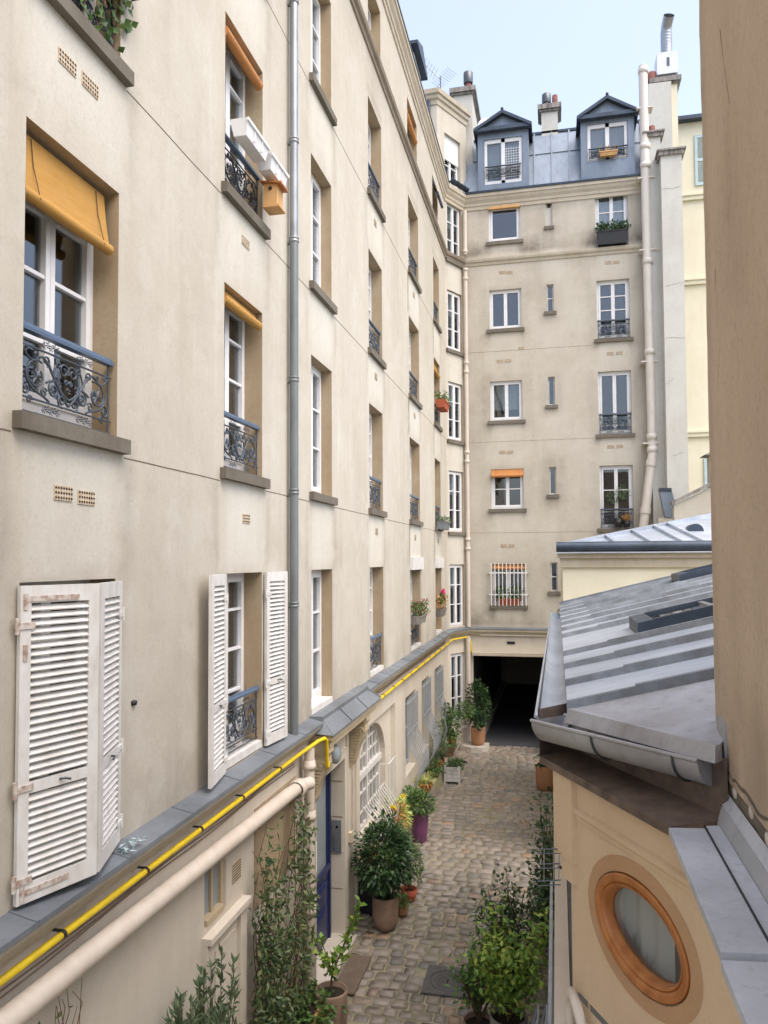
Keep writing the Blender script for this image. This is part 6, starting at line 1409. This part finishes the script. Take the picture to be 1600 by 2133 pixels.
# sage-leaved shrub at the lower left
sg = thing('shrub', 'grey-green olive-like shrub growing up before the pale side door', 'shrub', (-2.98, 6.1, 0)); rng = random.Random(61); st = MB(); fo = MB()
for k in range(46):
    bx_, by_ = -3.0+rng.gauss(0, .06), 6.05+rng.gauss(0, .42); ht = rng.uniform(1.7, 2.45)*(1-.10*abs(by_-5.8)); q = V3(bx_+rng.uniform(-.12, .15), by_+rng.uniform(-.15, .2), ht); b0 = V3(-2.98, 6.1+.4*(by_-6.1), .0)
    st.tube([b0, (b0+q)/2+V3(.03, 0, .05), q], [.010, .007, .003], 5)
    for i in range(64): t_ = rng.uniform(.5, 1.0); pp = b0*(1-t_)+q*t_+V3(0, 0, .05*(1-t_)); leaf(fo, pp, rv(rng)*.8+V3(0, 0, .8), rv(rng), rng.uniform(.07, .12), .028)
st.build('stem', 'bark', sg); fo.build('foliage', 'leaf_sage', sg, stuff=True)
tw = thing('bare_climber', 'nearly leafless reddish twigs against the pale wall', 'climber', (-3.2, 4.45, 0)); rng = random.Random(62); st = MB()
for k in range(11):
    u = 4.35+rng.uniform(-.15, .35); pts = [LEFT.P(u, .12, 2.25)]
    for i in range(5): u += rng.uniform(-.10, .13); pts.append(LEFT.P(u, .10+.03*rng.random(), 2.25+.17*(i+1)*rng.uniform(.6, 1.0)))
    st.tube(pts, [.007, .006, .005, .004, .003, .002], 5)
st.tube([LEFT.P(4.45, .12, 0), LEFT.P(4.45, .12, 2.3)], .014, 6); st.build('stem', 'twig', tw); fo = MB()
for i in range(10): leaf(fo, LEFT.P(4.3+rng.uniform(0, .6), .12, 2.4+rng.uniform(0, .6)), rv(rng), rv(rng), .06, .03)
fo.build('foliage', 'leaf_vine', tw, stuff=True)

# right-hand shrubs by the low house
def loose(t, seed, base, tips, n, l, w, mat, sp=.22):
    rng = random.Random(seed); st = MB(); fo = MB(); base = Vector(base)
    for e in tips:
        e = Vector(e); mid = base*.45+e*.55+V3(rng.uniform(-.1, .1), rng.uniform(-.1, .1), .1); st.tube([base, mid, e], [.016, .010, .004], 6)
        for i in range(n):
            t_ = rng.uniform(.3, 1.05); pp = (base*(1-t_)**2+mid*2*t_*(1-t_)+e*t_**2)+Vector((rng.gauss(0, sp*.5), rng.gauss(0, sp*.5), rng.gauss(0, sp*.4))); leaf(fo, pp, rv(rng)+V3(0, 0, .1), V3(0, 0, 1)+rv(rng)*.7, rng.uniform(.6, 1.15)*l, w)
    st.build('stem', 'bark', t); fo.build('foliage', mat, t, stuff=True)
t = thing('potted_orange_tree', 'light green citrus shrub in a grey pot by the low house', 'potted plant', (-.62, 9.35, 0)); MB().lathe((-.62, 9.35, 0), round_prof(.22, .5), 24).build('pot', 'stone_g', t); MB().lathe((-.62, 9.35, .45), [(0, .01), (.19, 0)], 20).build('soil', 'soil', t)
rng = random.Random(71); loose(t, 72, (-.62, 9.35, .45), [(-.55+rng.uniform(-.42, .42), 9.3+rng.uniform(-.4, .4), 1.0+rng.random()*.62) for i in range(24)], 80, .10, .05, 'leaf_light', .18)
t = thing('shrub', 'dark airy shrub with fine leaves behind the light green citrus', 'shrub', (-.62, 10.9, 0)); rng = random.Random(73)
loose(t, 74, (-.6, 10.9, -.02), [(-.62+rng.uniform(-.55, .42), 10.8+rng.uniform(-.4, .5), .75+rng.random()*.75) for i in range(20)], 55, .09, .045, 'leaf_dark', .2)
t = thing('potted_shrub', 'loose mid green plant in a wide pot left of the citrus', 'potted plant', (-.98, 9.45, 0)); MB().lathe((-.98, 9.45, 0), round_prof(.19, .34), 24).build('pot', 'pot_tan', t); MB().lathe((-.98, 9.45, .29), [(0, .01), (.165, 0)], 20).build('soil', 'soil', t)
rng = random.Random(75); loose(t, 76, (-.98, 9.5, .28), [(-1.0+rng.uniform(-.28, .3), 9.55+rng.uniform(-.25, .3), .7+rng.random()*.65) for i in range(15)], 45, .09, .045, 'leaf_mid', .15)
t = thing('shrub', 'ivy-like dark climber hugging the low house wall', 'shrub', (-.16, 12.3, 0)); rng = random.Random(77)
loose(t, 78, (-.14, 12.3, -.02), [(-.2+rng.uniform(-.14, .05), 11.6+rng.uniform(-.9, 1.6), .6+rng.random()*1.5) for i in range(24)], 60, .09, .06, 'leaf_dark', .22)
wd_ = MB(); rng = random.Random(79)
for i in range(520):
    yy = rng.uniform(10, 23); leaf(wd_, V3(-.12+rng.gauss(0, .05), yy, rng.uniform(0, .10)*(1+max(0, noise.noise(Vector((yy*1.5, 0, 0))))*2)), rv(rng)+V3(0, 0, .6), rv(rng), .07, .035)
wd_o = wd_.build('weeds', 'leaf_mid', stuff=True); wd_o['label'] = 'green weeds along the foot of the low house wall'; wd_o['category'] = 'weeds'

# folded grey chairs, wall rack, fence rail
for k, (x, lab) in enumerate(((-.26, 'folded grey metal chair leaning in the stack away from the wall'), (-.17, 'folded grey metal chair leaning hard against the low wall'))):
    t = thing('folding_chair', lab, 'chair', (x, 8.9, 0)); m = MB(); ln = .22
    for yy in (8.62, 9.02): m.tube([(x-ln, yy, .02), (x-.02, yy, .80), (x, yy+(.06 if yy < 8.8 else -.06), .88)], .012, 8)
    m.tube([(x, 8.68, .88), (x, 8.96, .88)], .012, 8); m.build('frame', 'bars', t)
    for i in range(5): f = .30+.12*i; MB().bar((x-ln*(1-f)+.01, 8.62, .02+.80*f), (x-ln*(1-f)+.01, 9.02, .02+.80*f), .05, .012).build('slat', 'bars', t)
rk = thing('wall_rack', 'small black metal rack bracketed to the corner of the ochre house', 'rack', (-.02, 4.3, z(-1.85)))
RY = 4.30; c3 = [pix(Fr(0, RY, 1, 0), *p) for p in ((1122, 1769), (1168, 1769), (1122, 1800), (1167, 1799), (1119, 1836), (1168, 1833))]
for i in range(3): (ua, za), (ub, zb) = c3[2*i], c3[2*i+1]; MB().tube([(ua, RY, za), (ub, RY, zb)], .004, 8).build('bar', 'steel_dark', rk); MB().tube([(ua, RY-.05, za-.004), (ub, RY-.05, zb-.004)], .003, 8).build('bar', 'steel_dark', rk)
for px in (1134, 1154, 1165): ua, za = pix(Fr(0, RY, 1, 0), px, 1769); ub, zb = pix(Fr(0, RY, 1, 0), px-1, 1836); MB().tube([(ua, RY-.004, za), (ub, RY-.004, zb)], .0025, 8).build('upright', 'steel', rk)
(ua, za), (ub, zb) = pix(Fr(0, RY, 1, 0), 1165, 1806), pix(Fr(0, RY, 1, 0), 1190, 1820); MB().bar((ua, RY, za), (ub, RY+.05, zb), .02, .014).build('bracket', 'black', rk)
fe = thing('metal_fence', 'narrow grey metal fence seen end on along the low wall', 'fence', (-.1, 7, 0)); MB().box(-.115, -.085, 5.0, 9.0, 2.20, 2.24).build('top_rail', 'bars', fe)
for i in range(28): MB().box(-.112, -.088, 5.0+.145*i, 5.03+.145*i, .0, 2.199).build('bar', 'bars', fe)

# =================================================================== groups of repeats
GROUPS = {'roller_blind': 'roller blinds on the courtyard facades', 'window_box': 'window boxes on the courtyard facades', 'downpipe': 'downpipes on the facades', 'gas_pipe': 'yellow gas pipes under the ledge',
          'chimney': 'chimneys above the back wing', 'flue_shaft': 'flue shafts beside the soil pipe', 'folding_chair': 'folded chairs by the low wall', 'planter_box': 'planter boxes in the courtyard', 'apartment_building': 'wings of the courtyard building',
          'house': 'houses behind the courtyard', 'shrub': 'shrubs growing in the courtyard'}
for o in list(bpy.data.objects):
    if o.parent is None and 'category' in o:
        base = o.name.split('.')[0]
        if base.startswith('potted_'): o['group'] = 'potted plants in the courtyard'
        elif base in GROUPS: o['group'] = GROUPS[base]
